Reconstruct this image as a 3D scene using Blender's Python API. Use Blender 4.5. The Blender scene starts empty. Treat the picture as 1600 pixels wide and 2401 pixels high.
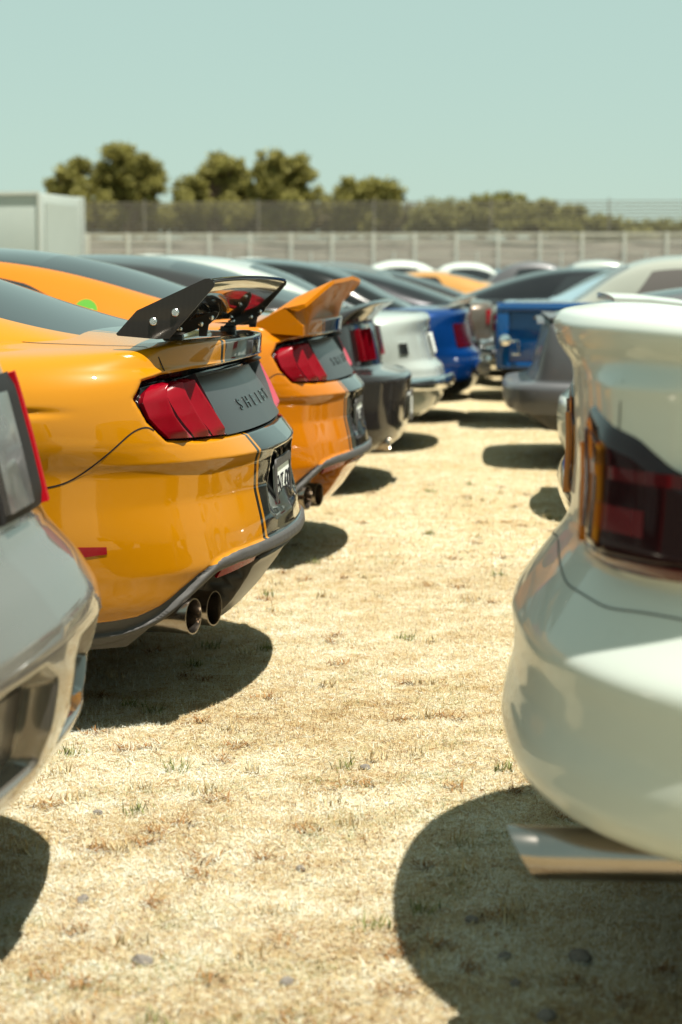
import bpy, bmesh, math, random
import numpy as np
from mathutils import Vector, Matrix, noise
from mathutils.bvhtree import BVHTree

random.seed(7)
rng = np.random.default_rng(11)
SC = bpy.context.scene
COL = SC.collection
R = math.radians

# ------------------------------------------------------------------ objects
def empty(name, loc=(0, 0, 0), rz=0.0, label=None, cat=None, group=None):
    o = bpy.data.objects.new(name, None)
    COL.objects.link(o)
    o.location = loc
    o.rotation_euler = (0, 0, rz)
    o.empty_display_size = 0.2
    if label: o['label'] = label
    if cat: o['category'] = cat
    if group: o['group'] = group
    return o

def tag(o, label=None, cat=None, group=None, kind=None):
    if label: o['label'] = label
    if cat: o['category'] = cat
    if group: o['group'] = group
    if kind: o['kind'] = kind
    return o

def children(o):
    return list(o.children)

def copy_tree(o, parent=None, skip=()):
    c = o.copy()
    COL.objects.link(c)
    if parent is not None:
        c.parent = parent
    for ch in children(o):
        if any(ch.name.startswith(s) for s in skip):
            continue
        copy_tree(ch, c, skip)
    return c

def link_mesh(name, V, F, mats, parent=None, fm=None, smooth=True, merge=None, loc=None):
    me = bpy.data.meshes.new(name)
    me.from_pydata([tuple(map(float, v)) for v in V], [], [list(map(int, f)) for f in F])
    for m in (mats if isinstance(mats, (list, tuple)) else [mats]):
        me.materials.append(m)
    if fm is not None:
        me.polygons.foreach_set('material_index', np.array(fm, dtype=np.int32))
    if merge:
        bm = bmesh.new(); bm.from_mesh(me)
        bmesh.ops.remove_doubles(bm, verts=bm.verts, dist=merge)
        bmesh.ops.dissolve_degenerate(bm, dist=1e-5, edges=bm.edges)
        bm.to_mesh(me); bm.free()
    me.validate()
    if smooth:
        me.polygons.foreach_set('use_smooth', np.ones(len(me.polygons), dtype=bool))
    me.update()
    o = bpy.data.objects.new(name, me)
    COL.objects.link(o)
    if parent is not None:
        o.parent = parent
    if loc is not None:
        o.location = loc
    return o

def auto_smooth(o, deg=35):
    me = o.data
    bm = bmesh.new(); bm.from_mesh(me)
    for e in bm.edges:
        if len(e.link_faces) == 2:
            e.smooth = e.calc_face_angle(0) < R(deg)
        else:
            e.smooth = False
    for f in bm.faces: f.smooth = True
    bm.to_mesh(me); bm.free()
    return o

class MB:
    """collects boxes, tubes, lathes, prisms; build() links them as ONE mesh"""
    def __init__(s): s.V = []; s.F = []; s.M = []
    def add(s, V, F, m=0):
        k = len(s.V)
        s.V += [tuple(map(float, v)) for v in V]
        s.F += [[i + k for i in f] for f in F]
        s.M += [m] * len(F)
        return s
    def box(s, c, d, rz=0, m=0, ry=0, bev=0):
        bm = bmesh.new()
        bmesh.ops.create_cube(bm, size=1)
        bmesh.ops.scale(bm, vec=d, verts=bm.verts)
        if bev:
            bmesh.ops.bevel(bm, geom=list(bm.edges), offset=bev, segments=2, affect='EDGES', profile=0.5)
        if ry: bmesh.ops.rotate(bm, cent=(0, 0, 0), matrix=Matrix.Rotation(ry, 3, 'Y'), verts=bm.verts)
        if rz: bmesh.ops.rotate(bm, cent=(0, 0, 0), matrix=Matrix.Rotation(rz, 3, 'Z'), verts=bm.verts)
        bm.verts.index_update()
        s.add([Vector(v.co) + Vector(c) for v in bm.verts], [[v.index for v in f.verts] for f in bm.faces], m)
        bm.free(); return s
    def tube(s, pts, r, n=10, m=0, cap=True):
        pts = [Vector(p) for p in pts]
        rs = r if isinstance(r, (list, tuple)) else [r] * len(pts)
        rings = []
        up = None
        for i, p in enumerate(pts):
            d = (pts[min(i + 1, len(pts) - 1)] - pts[max(i - 1, 0)]).normalized()
            if up is None:
                up = Vector((0, 0, 1)) if abs(d.z) < .9 else Vector((1, 0, 0))
            a = d.cross(up).normalized(); b = a.cross(d).normalized(); up = b
            rings.append([p + (a * math.cos(t) + b * math.sin(t)) * rs[i] for t in [2 * math.pi * k / n for k in range(n)]])
        V = [v for rg in rings for v in rg]; F = []
        for i in range(len(rings) - 1):
            for k in range(n):
                F.append([i * n + k, i * n + (k + 1) % n, (i + 1) * n + (k + 1) % n, (i + 1) * n + k])
        if cap:
            F.append(list(range(n))[::-1]); F.append([(len(rings) - 1) * n + k for k in range(n)])
        return s.add(V, F, m)
    def lathe(s, prof, origin, axis='x', n=32, m=0):
        """prof: list (a, r) along axis"""
        V = []; F = []
        for a, r in prof:
            for k in range(n):
                t = 2 * math.pi * k / n
                p = {'x': (a, r * math.cos(t), r * math.sin(t)), 'y': (r * math.cos(t), a, r * math.sin(t)),
                     'z': (r * math.cos(t), r * math.sin(t), a)}[axis]
                V.append((p[0] + origin[0], p[1] + origin[1], p[2] + origin[2]))
        for i in range(len(prof) - 1):
            for k in range(n):
                F.append([i * n + k, i * n + (k + 1) % n, (i + 1) * n + (k + 1) % n, (i + 1) * n + k])
        return s.add(V, F, m)
    def prism(s, poly, a0, a1, plane='xz', m=0):
        """extrude polygon in plane along the remaining axis from a0 to a1"""
        n = len(poly)
        def mk(p, a):
            return (p[0], a, p[1]) if plane == 'xz' else ((a, p[0], p[1]) if plane == 'yz' else (p[0], p[1], a))
        V = [mk(p, a0) for p in poly] + [mk(p, a1) for p in poly]
        F = [list(range(n)), list(range(n, 2 * n))[::-1]] + [[i, (i + 1) % n, n + (i + 1) % n, n + i] for i in range(n)]
        return s.add(V, F, m)
    def build(s, name, mats, parent=None, smooth=True, deg=35, loc=None):
        o = link_mesh(name, s.V, s.F, mats, parent, s.M, smooth=False, loc=loc)
        bm = bmesh.new(); bm.from_mesh(o.data)
        bmesh.ops.recalc_face_normals(bm, faces=bm.faces)
        bm.to_mesh(o.data); bm.free()
        if smooth: auto_smooth(o, deg)
        return o

# ------------------------------------------------------------------ maths
def gsmooth(a, sigma):
    """gaussian smoothing of rows of a (n, k) with odd reflection at the ends"""
    a = np.asarray(a, float)
    if sigma <= 0: return a
    one = a.ndim == 1
    if one: a = a[:, None]
    r = min(int(3 * sigma + 1), len(a) - 1)
    k = np.exp(-.5 * (np.arange(-r, r + 1) / sigma) ** 2); k /= k.sum()
    pad = np.vstack([2 * a[0] - a[r:0:-1], a, 2 * a[-1] - a[-2:-r - 2:-1]])
    out = np.stack([np.convolve(pad[:, j], k, 'valid') for j in range(a.shape[1])], 1)
    return out[:, 0] if one else out

def knots(tab, per, sigma):
    """tab (n,k) sampled `per` per knot gap, smoothed by sigma (in knot units)"""
    tab = np.asarray(tab, float)
    t = np.linspace(0, len(tab) - 1, (len(tab) - 1) * per + 1)
    s = np.stack([np.interp(t, np.arange(len(tab)), tab[:, j]) for j in range(tab.shape[1])], 1)
    return t, gsmooth(s, sigma * per)

def sstep(a, b, x):
    t = np.clip((x - a) / (b - a), 0, 1)
    return t * t * (3 - 2 * t)

def sdpoly(px, py, poly, r=0.0):
    """signed distance to polygon (negative inside); r rounds the outline outwards"""
    px = np.asarray(px, float); py = np.asarray(py, float)
    d = np.full(px.shape, 1e9); inside = np.zeros(px.shape, bool)
    n = len(poly)
    for i in range(n):
        ax, ay = poly[i]; bx, by = poly[(i + 1) % n]
        ex, ey = bx - ax, by - ay
        wx, wy = px - ax, py - ay
        t = np.clip((wx * ex + wy * ey) / (ex * ex + ey * ey + 1e-12), 0, 1)
        d = np.minimum(d, np.hypot(wx - ex * t, wy - ey * t))
        c = ((ay > py) != (by > py)) & (px < (bx - ax) * (py - ay) / ((by - ay) if by != ay else 1e-12) + ax)
        inside ^= c
    return np.where(inside, -d, d) - r

class PM:
    """polygon soup with per-vertex fields, cut along field = 0 contours"""
    def __init__(s, V=None, F=None, A=None, m=0):
        s.V = [tuple(v) for v in V] if V is not None else []
        s.F = [tuple(f) for f in F] if F is not None else []
        s.M = [m] * len(s.F)
        s.A = {k: list(map(float, a)) for k, a in (A or {}).items()}
    @staticmethod
    def grid(P, A=None, m=0, flip=False):
        nu, nv = P.shape[:2]
        idx = np.arange(nu * nv).reshape(nu, nv)
        q = np.stack([idx[:-1, :-1], idx[1:, :-1], idx[1:, 1:], idx[:-1, 1:]], -1).reshape(-1, 4)
        if flip: q = q[:, ::-1]
        return PM(P.reshape(-1, 3).tolist(), q.tolist(), {k: a.reshape(-1).tolist() for k, a in (A or {}).items()}, m)
    def join(s, o):
        k = len(s.V)
        s.V += o.V; s.F += [tuple(i + k for i in f) for f in o.F]; s.M += o.M
        for key in set(s.A) | set(o.A):
            s.A[key] = s.A.get(key, [1.0] * k) + o.A.get(key, [1.0] * len(o.V))
        return s
    def cut(s, field, only=None, mat=None, extract=False):
        """faces where field<0 get material mat, or are taken out and returned as a PM"""
        fl = list(map(float, field))
        fl = [1e-7 if abs(x) < 1e-7 else x for x in fl]
        V, A = s.V, s.A
        keys = list(A)
        cache = {}
        nF, nM, oF, oM = [], [], [], []
        def cutv(i, j):
            k = (i, j) if i < j else (j, i)
            r = cache.get(k)
            if r is None:
                i, j = k
                t = fl[i] / (fl[i] - fl[j])
                a, b = V[i], V[j]
                V.append((a[0] + (b[0] - a[0]) * t, a[1] + (b[1] - a[1]) * t, a[2] + (b[2] - a[2]) * t))
                for q in keys: A[q].append(A[q][i] + (A[q][j] - A[q][i]) * t)
                fl.append(0.0)
                r = cache[k] = len(V) - 1
            return r
        for f, m in zip(s.F, s.M):
            if only is not None and m not in only:
                nF.append(f); nM.append(m); continue
            sg = [fl[i] < 0 for i in f]
            if not any(sg): nF.append(f); nM.append(m); continue
            if all(sg):
                oF.append(f); oM.append(m); continue
            pos, neg = [], []
            n = len(f)
            for a in range(n):
                i, j = f[a], f[(a + 1) % n]
                (neg if sg[a] else pos).append(i)
                if sg[a] != sg[(a + 1) % n]:
                    c = cutv(i, j); pos.append(c); neg.append(c)
            if len(pos) > 2: nF.append(tuple(pos)); nM.append(m)
            if len(neg) > 2: oF.append(tuple(neg)); oM.append(m)
        if extract:
            s.F, s.M = nF, nM
            o = PM(); o.V = V; o.A = A; o.F = oF; o.M = oM
            return o.compact()
        s.F = nF + oF
        s.M = nM + [(mat if mat is not None else m) for m in oM]
        return s
    def compact(s):
        used = sorted({i for f in s.F for i in f})
        mp = {i: k for k, i in enumerate(used)}
        V = [s.V[i] for i in used]; A = {k: [a[i] for i in used] for k, a in s.A.items()}
        o = PM(); o.V = V; o.A = A; o.F = [tuple(mp[i] for i in f) for f in s.F]; o.M = list(s.M)
        return o
    def arr(s): return np.array(s.V)
    def a(s, k): return np.array(s.A[k])
    def build(s, name, mats, parent=None, merge=1e-4, deg=None):
        c = s.compact()
        if not c.F: return None
        if isinstance(mats, (list, tuple)):
            pass
        else:
            mats = [mats]; c.M = [0] * len(c.M)
        o = link_mesh(name, c.V, c.F, mats, parent, c.M, merge=merge)
        if deg: auto_smooth(o, deg)
        return o

def thicken(o, t, offset=-1):
    md = o.modifiers.new('thickness', 'SOLIDIFY'); md.thickness = t; md.offset = offset
    return o

# ------------------------------------------------------------------ materials
MATS = {}
def srgb(c):
    return tuple((x / 12.92 if x <= .04045 else ((x + .055) / 1.055) ** 2.4) for x in [v / 255 for v in c])

def pbr(name, col, rough=.5, metal=0, coat=0, spec=.5, trans=0, ior=1.45, emit=None, coat_rough=.03, sheen=0):
    if name in MATS: return MATS[name]
    m = bpy.data.materials.new(name); m.use_nodes = True
    b = m.node_tree.nodes['Principled BSDF']
    b.inputs['Base Color'].default_value = (*col, 1)
    b.inputs['Roughness'].default_value = rough
    b.inputs['Metallic'].default_value = metal
    b.inputs['Coat Weight'].default_value = coat
    b.inputs['Coat Roughness'].default_value = coat_rough
    b.inputs['Specular IOR Level'].default_value = spec
    b.inputs['Transmission Weight'].default_value = trans
    b.inputs['IOR'].default_value = ior
    MATS[name] = m
    return m

def vary(m, scale=6, amt=.12, rough=None, bump=0, bscale=200, detail=4, stretch=None):
    """procedural unevenness: base colour and roughness vary with noise, optional bump"""
    nt = m.node_tree; N = nt.nodes; L = nt.links
    b = N['Principled BSDF']
    tc = N.new('ShaderNodeTexCoord')
    src = tc.outputs['Object']
    if stretch:
        mp = N.new('ShaderNodeMapping'); mp.inputs['Scale'].default_value = stretch
        L.new(src, mp.inputs['Vector']); src = mp.outputs['Vector']
    nz = N.new('ShaderNodeTexNoise'); nz.inputs['Scale'].default_value = scale; nz.inputs['Detail'].default_value = detail
    L.new(src, nz.inputs['Vector'])
    col = b.inputs['Base Color'].default_value[:]
    mx = N.new('ShaderNodeMix'); mx.data_type = 'RGBA'
    mx.inputs[6].default_value = tuple(c * (1 - amt) for c in col[:3]) + (1,)
    mx.inputs[7].default_value = tuple(min(1, c * (1 + amt)) for c in col[:3]) + (1,)
    L.new(nz.outputs['Fac'], mx.inputs[0]); L.new(mx.outputs[2], b.inputs['Base Color'])
    if rough:
        mr = N.new('ShaderNodeMapRange'); mr.inputs['To Min'].default_value = rough[0]; mr.inputs['To Max'].default_value = rough[1]
        mr.inputs['From Min'].default_value = .3; mr.inputs['From Max'].default_value = .7
        L.new(nz.outputs['Fac'], mr.inputs['Value']); L.new(mr.outputs['Result'], b.inputs['Roughness'])
    if bump:
        n2 = N.new('ShaderNodeTexNoise'); n2.inputs['Scale'].default_value = bscale
        L.new(src, n2.inputs['Vector'])
        bp = N.new('ShaderNodeBump'); bp.inputs['Strength'].default_value = bump; bp.inputs['Distance'].default_value = .004
        L.new(n2.outputs['Fac'], bp.inputs['Height']); L.new(bp.outputs['Normal'], b.inputs['Normal'])
    return m

def paint(name, col, metal=.0, rough=.28, coat=1.0, flake=True):
    if name in MATS: return MATS[name]
    m = pbr(name, col, rough, metal, coat, coat_rough=.02, spec=.04)
    vary(m, 3.0, .05, rough=(rough * .85, rough * 1.25))
    return m
# ------------------------------------------------------------------ car shells
# car-local frame: +x points out of the tail, y across, z up, x = 0 at the tail's furthest point
class Shell:
    def __init__(s, sp, pu=10, pv=10):
        s.sp = sp
        t, pl = knots(sp['plan'], pu, sp.get('su', .55))
        s.half = pl
        full = np.vstack([pl[::-1] * [1, -1, 1, 1], pl[1:]])          # front centre, -y side, tail, +y side, front centre
        s.u = np.concatenate([-t[::-1], t[1:]])
        dx, ys, b, f = full.T
        b = np.clip(b, 0, 1); f = np.clip(f, 0, 1)
        tv, rear = knots(sp['rear'], pv, sp.get('sr', .14))
        _, side = knots(sp['side'], pv, sp.get('ss', .7))
        _, front = knots(sp['front'], pv, sp.get('sf', .6))
        s.v = tv
        wmax = side[:, 0].max()
        B, Fr = b[:, None], f[:, None]
        X = dx[:, None] + rear[None, :, 0] * (1 - B) + front[None, :, 0] * Fr
        if 'side_off' in sp:   # rows that lean in along x on the sides
            so = knots([[a] for a in sp['side_off']], pv, .4)[1][:, 0]
            X = X + so[None, :] * B * (1 - Fr)
        wr = side[:, 0] / wmax
        Y = ys[:, None] * wr[None, :]
        Z = rear[None, :, 1] * (1 - B) + side[None, :, 1] * B * (1 - Fr) + front[None, :, 1] * Fr
        sag = sp.get('sag', (0.06, -2.6, -4.3))
        hi = sstep(.55, .95, Z)
        Z = Z - sag[0] * hi * sstep(-sag[1], -sag[2], -X) * (1 - Fr)
        if 'edge' in sp:       # height of the shoulder along the side, as an offset on the upper rows
            ex = np.array(sp['edge'])
            o = np.argsort(ex[:, 0])
            Z = Z + B * (1 - Fr) * sstep(.7, 1.0, side[None, :, 1]) * np.interp(X, ex[o, 0], ex[o, 1])
        P = np.stack([X, Y, Z], -1)
        s.P0 = P.copy(); s.P = P
        s.nu, s.nv = P.shape[:2]
        s.U = np.repeat(s.u[:, None], s.nv, 1); s.W = np.repeat(s.v[None, :], s.nu, 0)
        # wheel-arch lips
        for ax in sp.get('axles', []):
            r = np.hypot(P[..., 0] - ax, P[..., 2] - sp['wheel_r'])
            k = np.exp(-((r - sp['wheel_r'] - .06) / .07) ** 2) * sstep(.5, .8, np.abs(P[..., 1]))
            P[..., 1] += np.sign(P[..., 1]) * .014 * k
    def normals(s):
        P = s.P
        du = np.gradient(P, axis=0); dv = np.gradient(P, axis=1)
        n = np.cross(du, dv); n /= np.linalg.norm(n, axis=-1, keepdims=True) + 1e-12
        c = np.array([-2.2, 0, .5])
        sg = np.sign(((P - c) * n).sum(-1, keepdims=True))
        return n * np.where(sg == 0, 1, sg)
    def top(s, m=26):
        h = s.nu // 2
        edge = s.P[:, -1]
        L = edge[:h + 1][::-1]; Rr = edge[h:]
        t = np.linspace(-1, 1, m)
        dk = np.array(s.sp['deck']); o = np.argsort(dk[:, 0])
        x = .5 * (L[:, 0] + Rr[:, 0])
        xs = np.linspace(dk[o, 0][0], dk[o, 0][-1], 600)
        zs = gsmooth(np.interp(xs, dk[o, 0], dk[o, 1]), s.sp.get('sd', 6))
        zc = np.interp(x, xs, zs)
        ze = .5 * (L[:, 2] + Rr[:, 2])
        q = 1 - np.abs(t) ** s.sp.get('crown', 2.6)
        wgt = np.clip(np.abs(Rr[:, 1] - L[:, 1]) / .5, 0, 1)
        G = L[:, None, :] * (.5 - .5 * t)[None, :, None] + Rr[:, None, :] * (.5 + .5 * t)[None, :, None]
        G[..., 2] = ze[:, None] + ((zc - ze) * wgt)[:, None] * q[None, :]
        return G
    def pm(s, m=26, close=True):
        a = PM.grid(s.P, {'u': s.U, 'v': s.W, 'top': np.zeros_like(s.U)})
        G = s.top(m)
        s.G = G
        uu = np.repeat(s.u[s.nu // 2:][:, None], m, 1)
        t = PM.grid(G, {'u': uu, 'v': np.full(uu.shape, s.v[-1] + .01), 'top': np.ones(uu.shape)}, flip=True)
        a.join(t)
        return a
    def underside(s, name, mat, parent, lift=.0):
        e = s.P[:, 0]
        n = len(e) - 1
        V = [(x, y, z + lift) for x, y, z in e[:n]]
        h = s.nu // 2
        F = [[i, i + 1, n - 1 - i - 1 + 1, n - i] if i else [0, 1, n - 1] for i in range(0, h - 1)]
        F = [[j % n for j in f] for f in F]
        F = [list(dict.fromkeys(f)) for f in F]
        return link_mesh(name, V, [f for f in F if len(f) > 2], mat, parent, smooth=False)

class House:
    """greenhouse: rows along x, each a base - rail - crown - rail - base section"""
    def __init__(s, tab, pu=10, su=.6, crown=.35, n_side=12, n_top=24, belly=.02):
        t, a = knots(tab, pu, su)
        s.x = a[:, 0]
        by, bz, ry, rz, tz = a[:, 1:].T
        k1 = np.linspace(0, 1, n_side); k2 = np.linspace(0, 1, n_top)[1:]
        y1 = by[:, None] + (ry - by)[:, None] * k1 + belly * np.sin(np.pi * k1)[None, :]
        z1 = bz[:, None] + (rz - bz)[:, None] * k1
        y2 = ry[:, None] * (1 - k2)
        z2 = rz[:, None] + (tz - rz)[:, None] * (1 - (1 - k2) ** 2.2)
        y = np.hstack([y1, y2]); z = np.hstack([z1, z2])
        # round the rail
        for i in range(len(y)):
            q = gsmooth(np.stack([y[i], z[i]], 1), 1.3)
            y[i, 1:-1] = q[1:-1, 0]; z[i, 1:-1] = q[1:-1, 1]
        h = np.concatenate([k1, np.ones(len(k2))]); tt = np.concatenate([np.ones(n_side), 1 - k2])
        Yf = np.hstack([-y, y[:, :-1][:, ::-1]]); Zf = np.hstack([z, z[:, :-1][:, ::-1]])
        s.h = np.concatenate([h, h[:-1][::-1]]); s.t = np.concatenate([-tt, tt[:-1][::-1]])
        X = np.repeat(s.x[:, None], Yf.shape[1], 1)
        s.P = np.stack([X, Yf, Zf], -1)
    def pm(s):
        n = len(s.x)
        return PM.grid(s.P, {'h': np.repeat(s.h[None], n, 0), 't': np.repeat(s.t[None], n, 0)})

def bvh_of(pm):
    return BVHTree.FromPolygons([Vector(v) for v in pm.V], [list(f) for f in pm.F])

def wheel(parent, x, y, r, w, rim_mat, tyre_mat, spokes=5, side=-1):
    m = MB()
    m.lathe([(-w / 2, r * .66), (-w / 2, r * .9), (-w * .42, r * .98), (-w * .2, r), (w * .2, r), (w * .42, r * .98), (w / 2, r * .9), (w / 2, r * .66)], (0, 0, 0), 'y', 36)
    ty = m.build('wheel', tyre_mat, parent, loc=(x, y, r))
    q = MB()
    rr = r * .68
    s = side
    q.lathe([(s * w * .46, rr), (s * w * .40, rr * .93), (s * w * .05, rr * .9), (-s * w * .4, rr * .92), (-s * w * .46, rr)], (0, 0, 0), 'y', 36)
    for k in range(spokes):
        a = 2 * math.pi * k / spokes
        for da in (-.16, .16):
            c, sn = math.cos(a + da), math.sin(a + da)
            p0 = (rr * .14 * math.cos(a), s * w * .36, rr * .14 * math.sin(a)); p1 = (rr * .93 * c, s * w * .42, rr * .93 * sn)
            q.tube([p0, p1], [rr * .10, rr * .06], 8)
    q.lathe([(s * w * .42, 0.001), (s * w * .42, rr * .16), (s * w * .3, rr * .2), (s * w * .1, rr * .2)], (0, 0, 0), 'y', 20)
    q.lathe([(s * w * .08, 0.001), (s * w * .08, rr * .75)], (0, 0, 0), 'y', 28, 1)
    q.build('rim', [rim_mat, M_DARKMETAL], ty)
    return ty

def rounded_rect(w, h, r, n=5):
    out = []
    for cx, cy, a0 in ((w / 2 - r, h / 2 - r, 0), (-w / 2 + r, h / 2 - r, 90), (-w / 2 + r, -h / 2 + r, 180), (w / 2 - r, -h / 2 + r, 270)):
        for k in range(n + 1):
            a = R(a0 + 90 * k / n)
            out.append((cx + r * math.cos(a), cy + r * math.sin(a)))
    return out

FONT_CACHE = {}
def text_mesh(name, body, size, mat, parent, extrude=.002, shear=0.0, space=1.0, align='CENTER'):
    cu = bpy.data.curves.new(name, 'FONT')
    cu.body = body; cu.size = size; cu.extrude = extrude; cu.align_x = align; cu.align_y = 'CENTER'
    cu.shear = shear; cu.space_character = space; cu.resolution_u = 3
    tmp = bpy.data.objects.new(name + '_tmp', cu)
    COL.objects.link(tmp)
    dg = bpy.context.evaluated_depsgraph_get()
    me = bpy.data.meshes.new_from_object(tmp.evaluated_get(dg))
    bpy.data.objects.remove(tmp, do_unlink=True); bpy.data.curves.remove(cu)
    me.name = name
    me.materials.clear(); me.materials.append(mat)
    o = bpy.data.objects.new(name, me)
    COL.objects.link(o); o.parent = parent
    return o

def _shell_at(s, u, z, off=0.0, base=False):
    """points on the shell at plan position u and height z, pushed out by off along the normal"""
    P = s.P0 if base else s.P
    u = np.atleast_1d(np.asarray(u, float)); z = np.atleast_1d(np.asarray(z, float)); off = np.broadcast_to(off, u.shape)
    if not hasattr(s, 'N0'):
        q = s.P; s.P = s.P0; s.N0 = s.normals(); s.P = q
    out = np.zeros((len(u), 3)); nn = np.zeros((len(u), 3))
    for k in range(len(u)):
        fi = np.interp(u[k], s.u, np.arange(s.nu)); i = min(int(fi), s.nu - 2); a = fi - i
        col = P[i] * (1 - a) + P[i + 1] * a
        nc = s.N0[i] * (1 - a) + s.N0[i + 1] * a
        fj = np.interp(z[k], col[:, 2], np.arange(s.nv)); j = min(int(fj), s.nv - 2); b = fj - j
        p = col[j] * (1 - b) + col[j + 1] * b
        n = nc[j] * (1 - b) + nc[j + 1] * b; n /= np.linalg.norm(n) + 1e-9
        out[k] = p + n * off[k]; nn[k] = n
    return out, nn
Shell.at = _shell_at

def _u_of_y(s, y):
    y = np.asarray(y, float)
    h = s.nu // 2
    t = s.u[h:]; yy = s.half[:, 1]
    m = int(np.argmax(yy > .93 * yy.max()))
    return np.sign(y) * np.interp(np.abs(y), yy[:m + 1], t[:m + 1])
Shell.u_of_y = _u_of_y

def patch(sh, corners, off, n=24, m=12, skirt=.012, base=True, yz=False, edge_round=0.0, bulge=None, uz=None):
    """lens-like patch over the shell: corners (u or y, z) bottom-left, bottom-right, top-right, top-left or edge curves"""
    bl, br, tr, tl = [np.array(c, float) for c in corners]
    S, T = np.meshgrid(np.linspace(0, 1, n), np.linspace(0, 1, m), indexing='ij')
    q = (bl * ((1 - S) * (1 - T))[..., None] + br * (S * (1 - T))[..., None] + tr * (S * T)[..., None] + tl * ((1 - S) * T)[..., None])
    if bulge is not None: q = q + bulge(S, T)
    if uz is not None: q = np.stack(uz(S, T), -1)
    u = q[..., 0]; z = q[..., 1]
    if yz: u = sh.u_of_y(u)
    o = off(S, T) if callable(off) else np.full(S.shape, off)
    p, nrm = sh.at(u.ravel(), z.ravel(), o.ravel(), base)
    Pp = p.reshape(n, m, 3); Nn = nrm.reshape(n, m, 3)
    if skirt:
        lo = Pp - Nn * (o[..., None] + skirt)
        G = np.zeros((n + 2, m + 2, 3))
        G[1:-1, 1:-1] = Pp
        G[0, 1:-1] = lo[0]; G[-1, 1:-1] = lo[-1]; G[1:-1, 0] = lo[:, 0]; G[1:-1, -1] = lo[:, -1]
        G[0, 0] = lo[0, 0]; G[0, -1] = lo[0, -1]; G[-1, 0] = lo[-1, 0]; G[-1, -1] = lo[-1, -1]
        Pp = G
    return Pp

def orient(P):
    """grid faces wound so normals point out of the car"""
    i, j = P.shape[0] // 2, P.shape[1] // 2
    a = P[i + 1, j] - P[i, j]; b = P[i, j + 1] - P[i, j]
    n = np.cross(a, b)
    return bool(np.dot(n, P[i, j] - np.array([-2.2, 0, .5])) < 0)

def patch_obj(name, sh, corners, off, mat, parent, deg=40, **k):
    P = patch(sh, corners, off, **k)
    return PM.grid(P, flip=orient(P)).build(name, mat, parent, merge=None, deg=deg)

def ribbon(bvh, pts, w, lift=.0009, step=.012):
    """thin strip laid on the surface along a polyline"""
    pts = [Vector(p) for p in pts]
    d = [0.0]
    for a, b in zip(pts, pts[1:]): d.append(d[-1] + (b - a).length)
    n = max(3, int(d[-1] / step))
    A = np.array(pts); q = np.linspace(0, d[-1], n)
    S = np.stack([np.interp(q, d, A[:, k]) for k in range(3)], 1)
    S = gsmooth(S, min(2.0, n / 8))
    loc = []; nor = []
    for p in S:
        r = bvh.find_nearest(Vector(p))
        loc.append(np.array(r[0])); nor.append(np.array(r[1]))
    loc = np.array(loc); nor = np.array(nor); nor = gsmooth(nor, 1.5); loc = gsmooth(loc, 1.0)
    c = np.array([-2.2, 0, .5])
    for i in range(n):
        if np.dot(nor[i], loc[i] - c) < 0: nor[i] *= -1
    t = np.gradient(loc, axis=0); t /= np.linalg.norm(t, axis=1, keepdims=True) + 1e-9
    sd = np.cross(nor, t); sd /= np.linalg.norm(sd, axis=1, keepdims=True) + 1e-9
    ww = np.broadcast_to(w, (n,))[:, None]
    G = np.stack([loc + nor * lift - sd * ww / 2, loc + nor * lift + sd * ww / 2], 1)
    return PM.grid(G, flip=False)

def arches(pm, sp):
    for ax in sp.get('axles', []):
        V = pm.arr()
        f = np.hypot(V[:, 0] - ax, V[:, 2] - sp['wheel_r'] * 1.0) - (sp['wheel_r'] + .045)
        f = np.where(np.abs(V[:, 1]) > .45, f, 1.0)
        pm.cut(f, extract=True)

def running_gear(root, sp, rim, spokes=5, tw=.25):
    wmax = max(a[0] for a in sp['side'])
    for ax in sp['axles']:
        for sgn in (-1, 1):
            m = MB()
            r = sp['wheel_r'] + .05
            n = 28
            y1 = sgn * (wmax - .06); y0 = sgn * (wmax - .34)
            V = [(ax + r * math.cos(2 * math.pi * k / n), y, sp['wheel_r'] + r * math.sin(2 * math.pi * k / n)) for y in (y1, y0) for k in range(n)]
            F = [[k, (k + 1) % n, n + (k + 1) % n, n + k] for k in range(n)] + [[n + k for k in range(n)]]
            F = [f for f in F if all(V[i][2] > .16 for i in f)]
            m.add(V, F)
            m.build('wheel_well', M_UNDER, root)
            wheel(root, ax, sgn * (wmax - .045 - tw / 2), sp['wheel_r'], tw, rim, M_TYRE, spokes, sgn)

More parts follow.
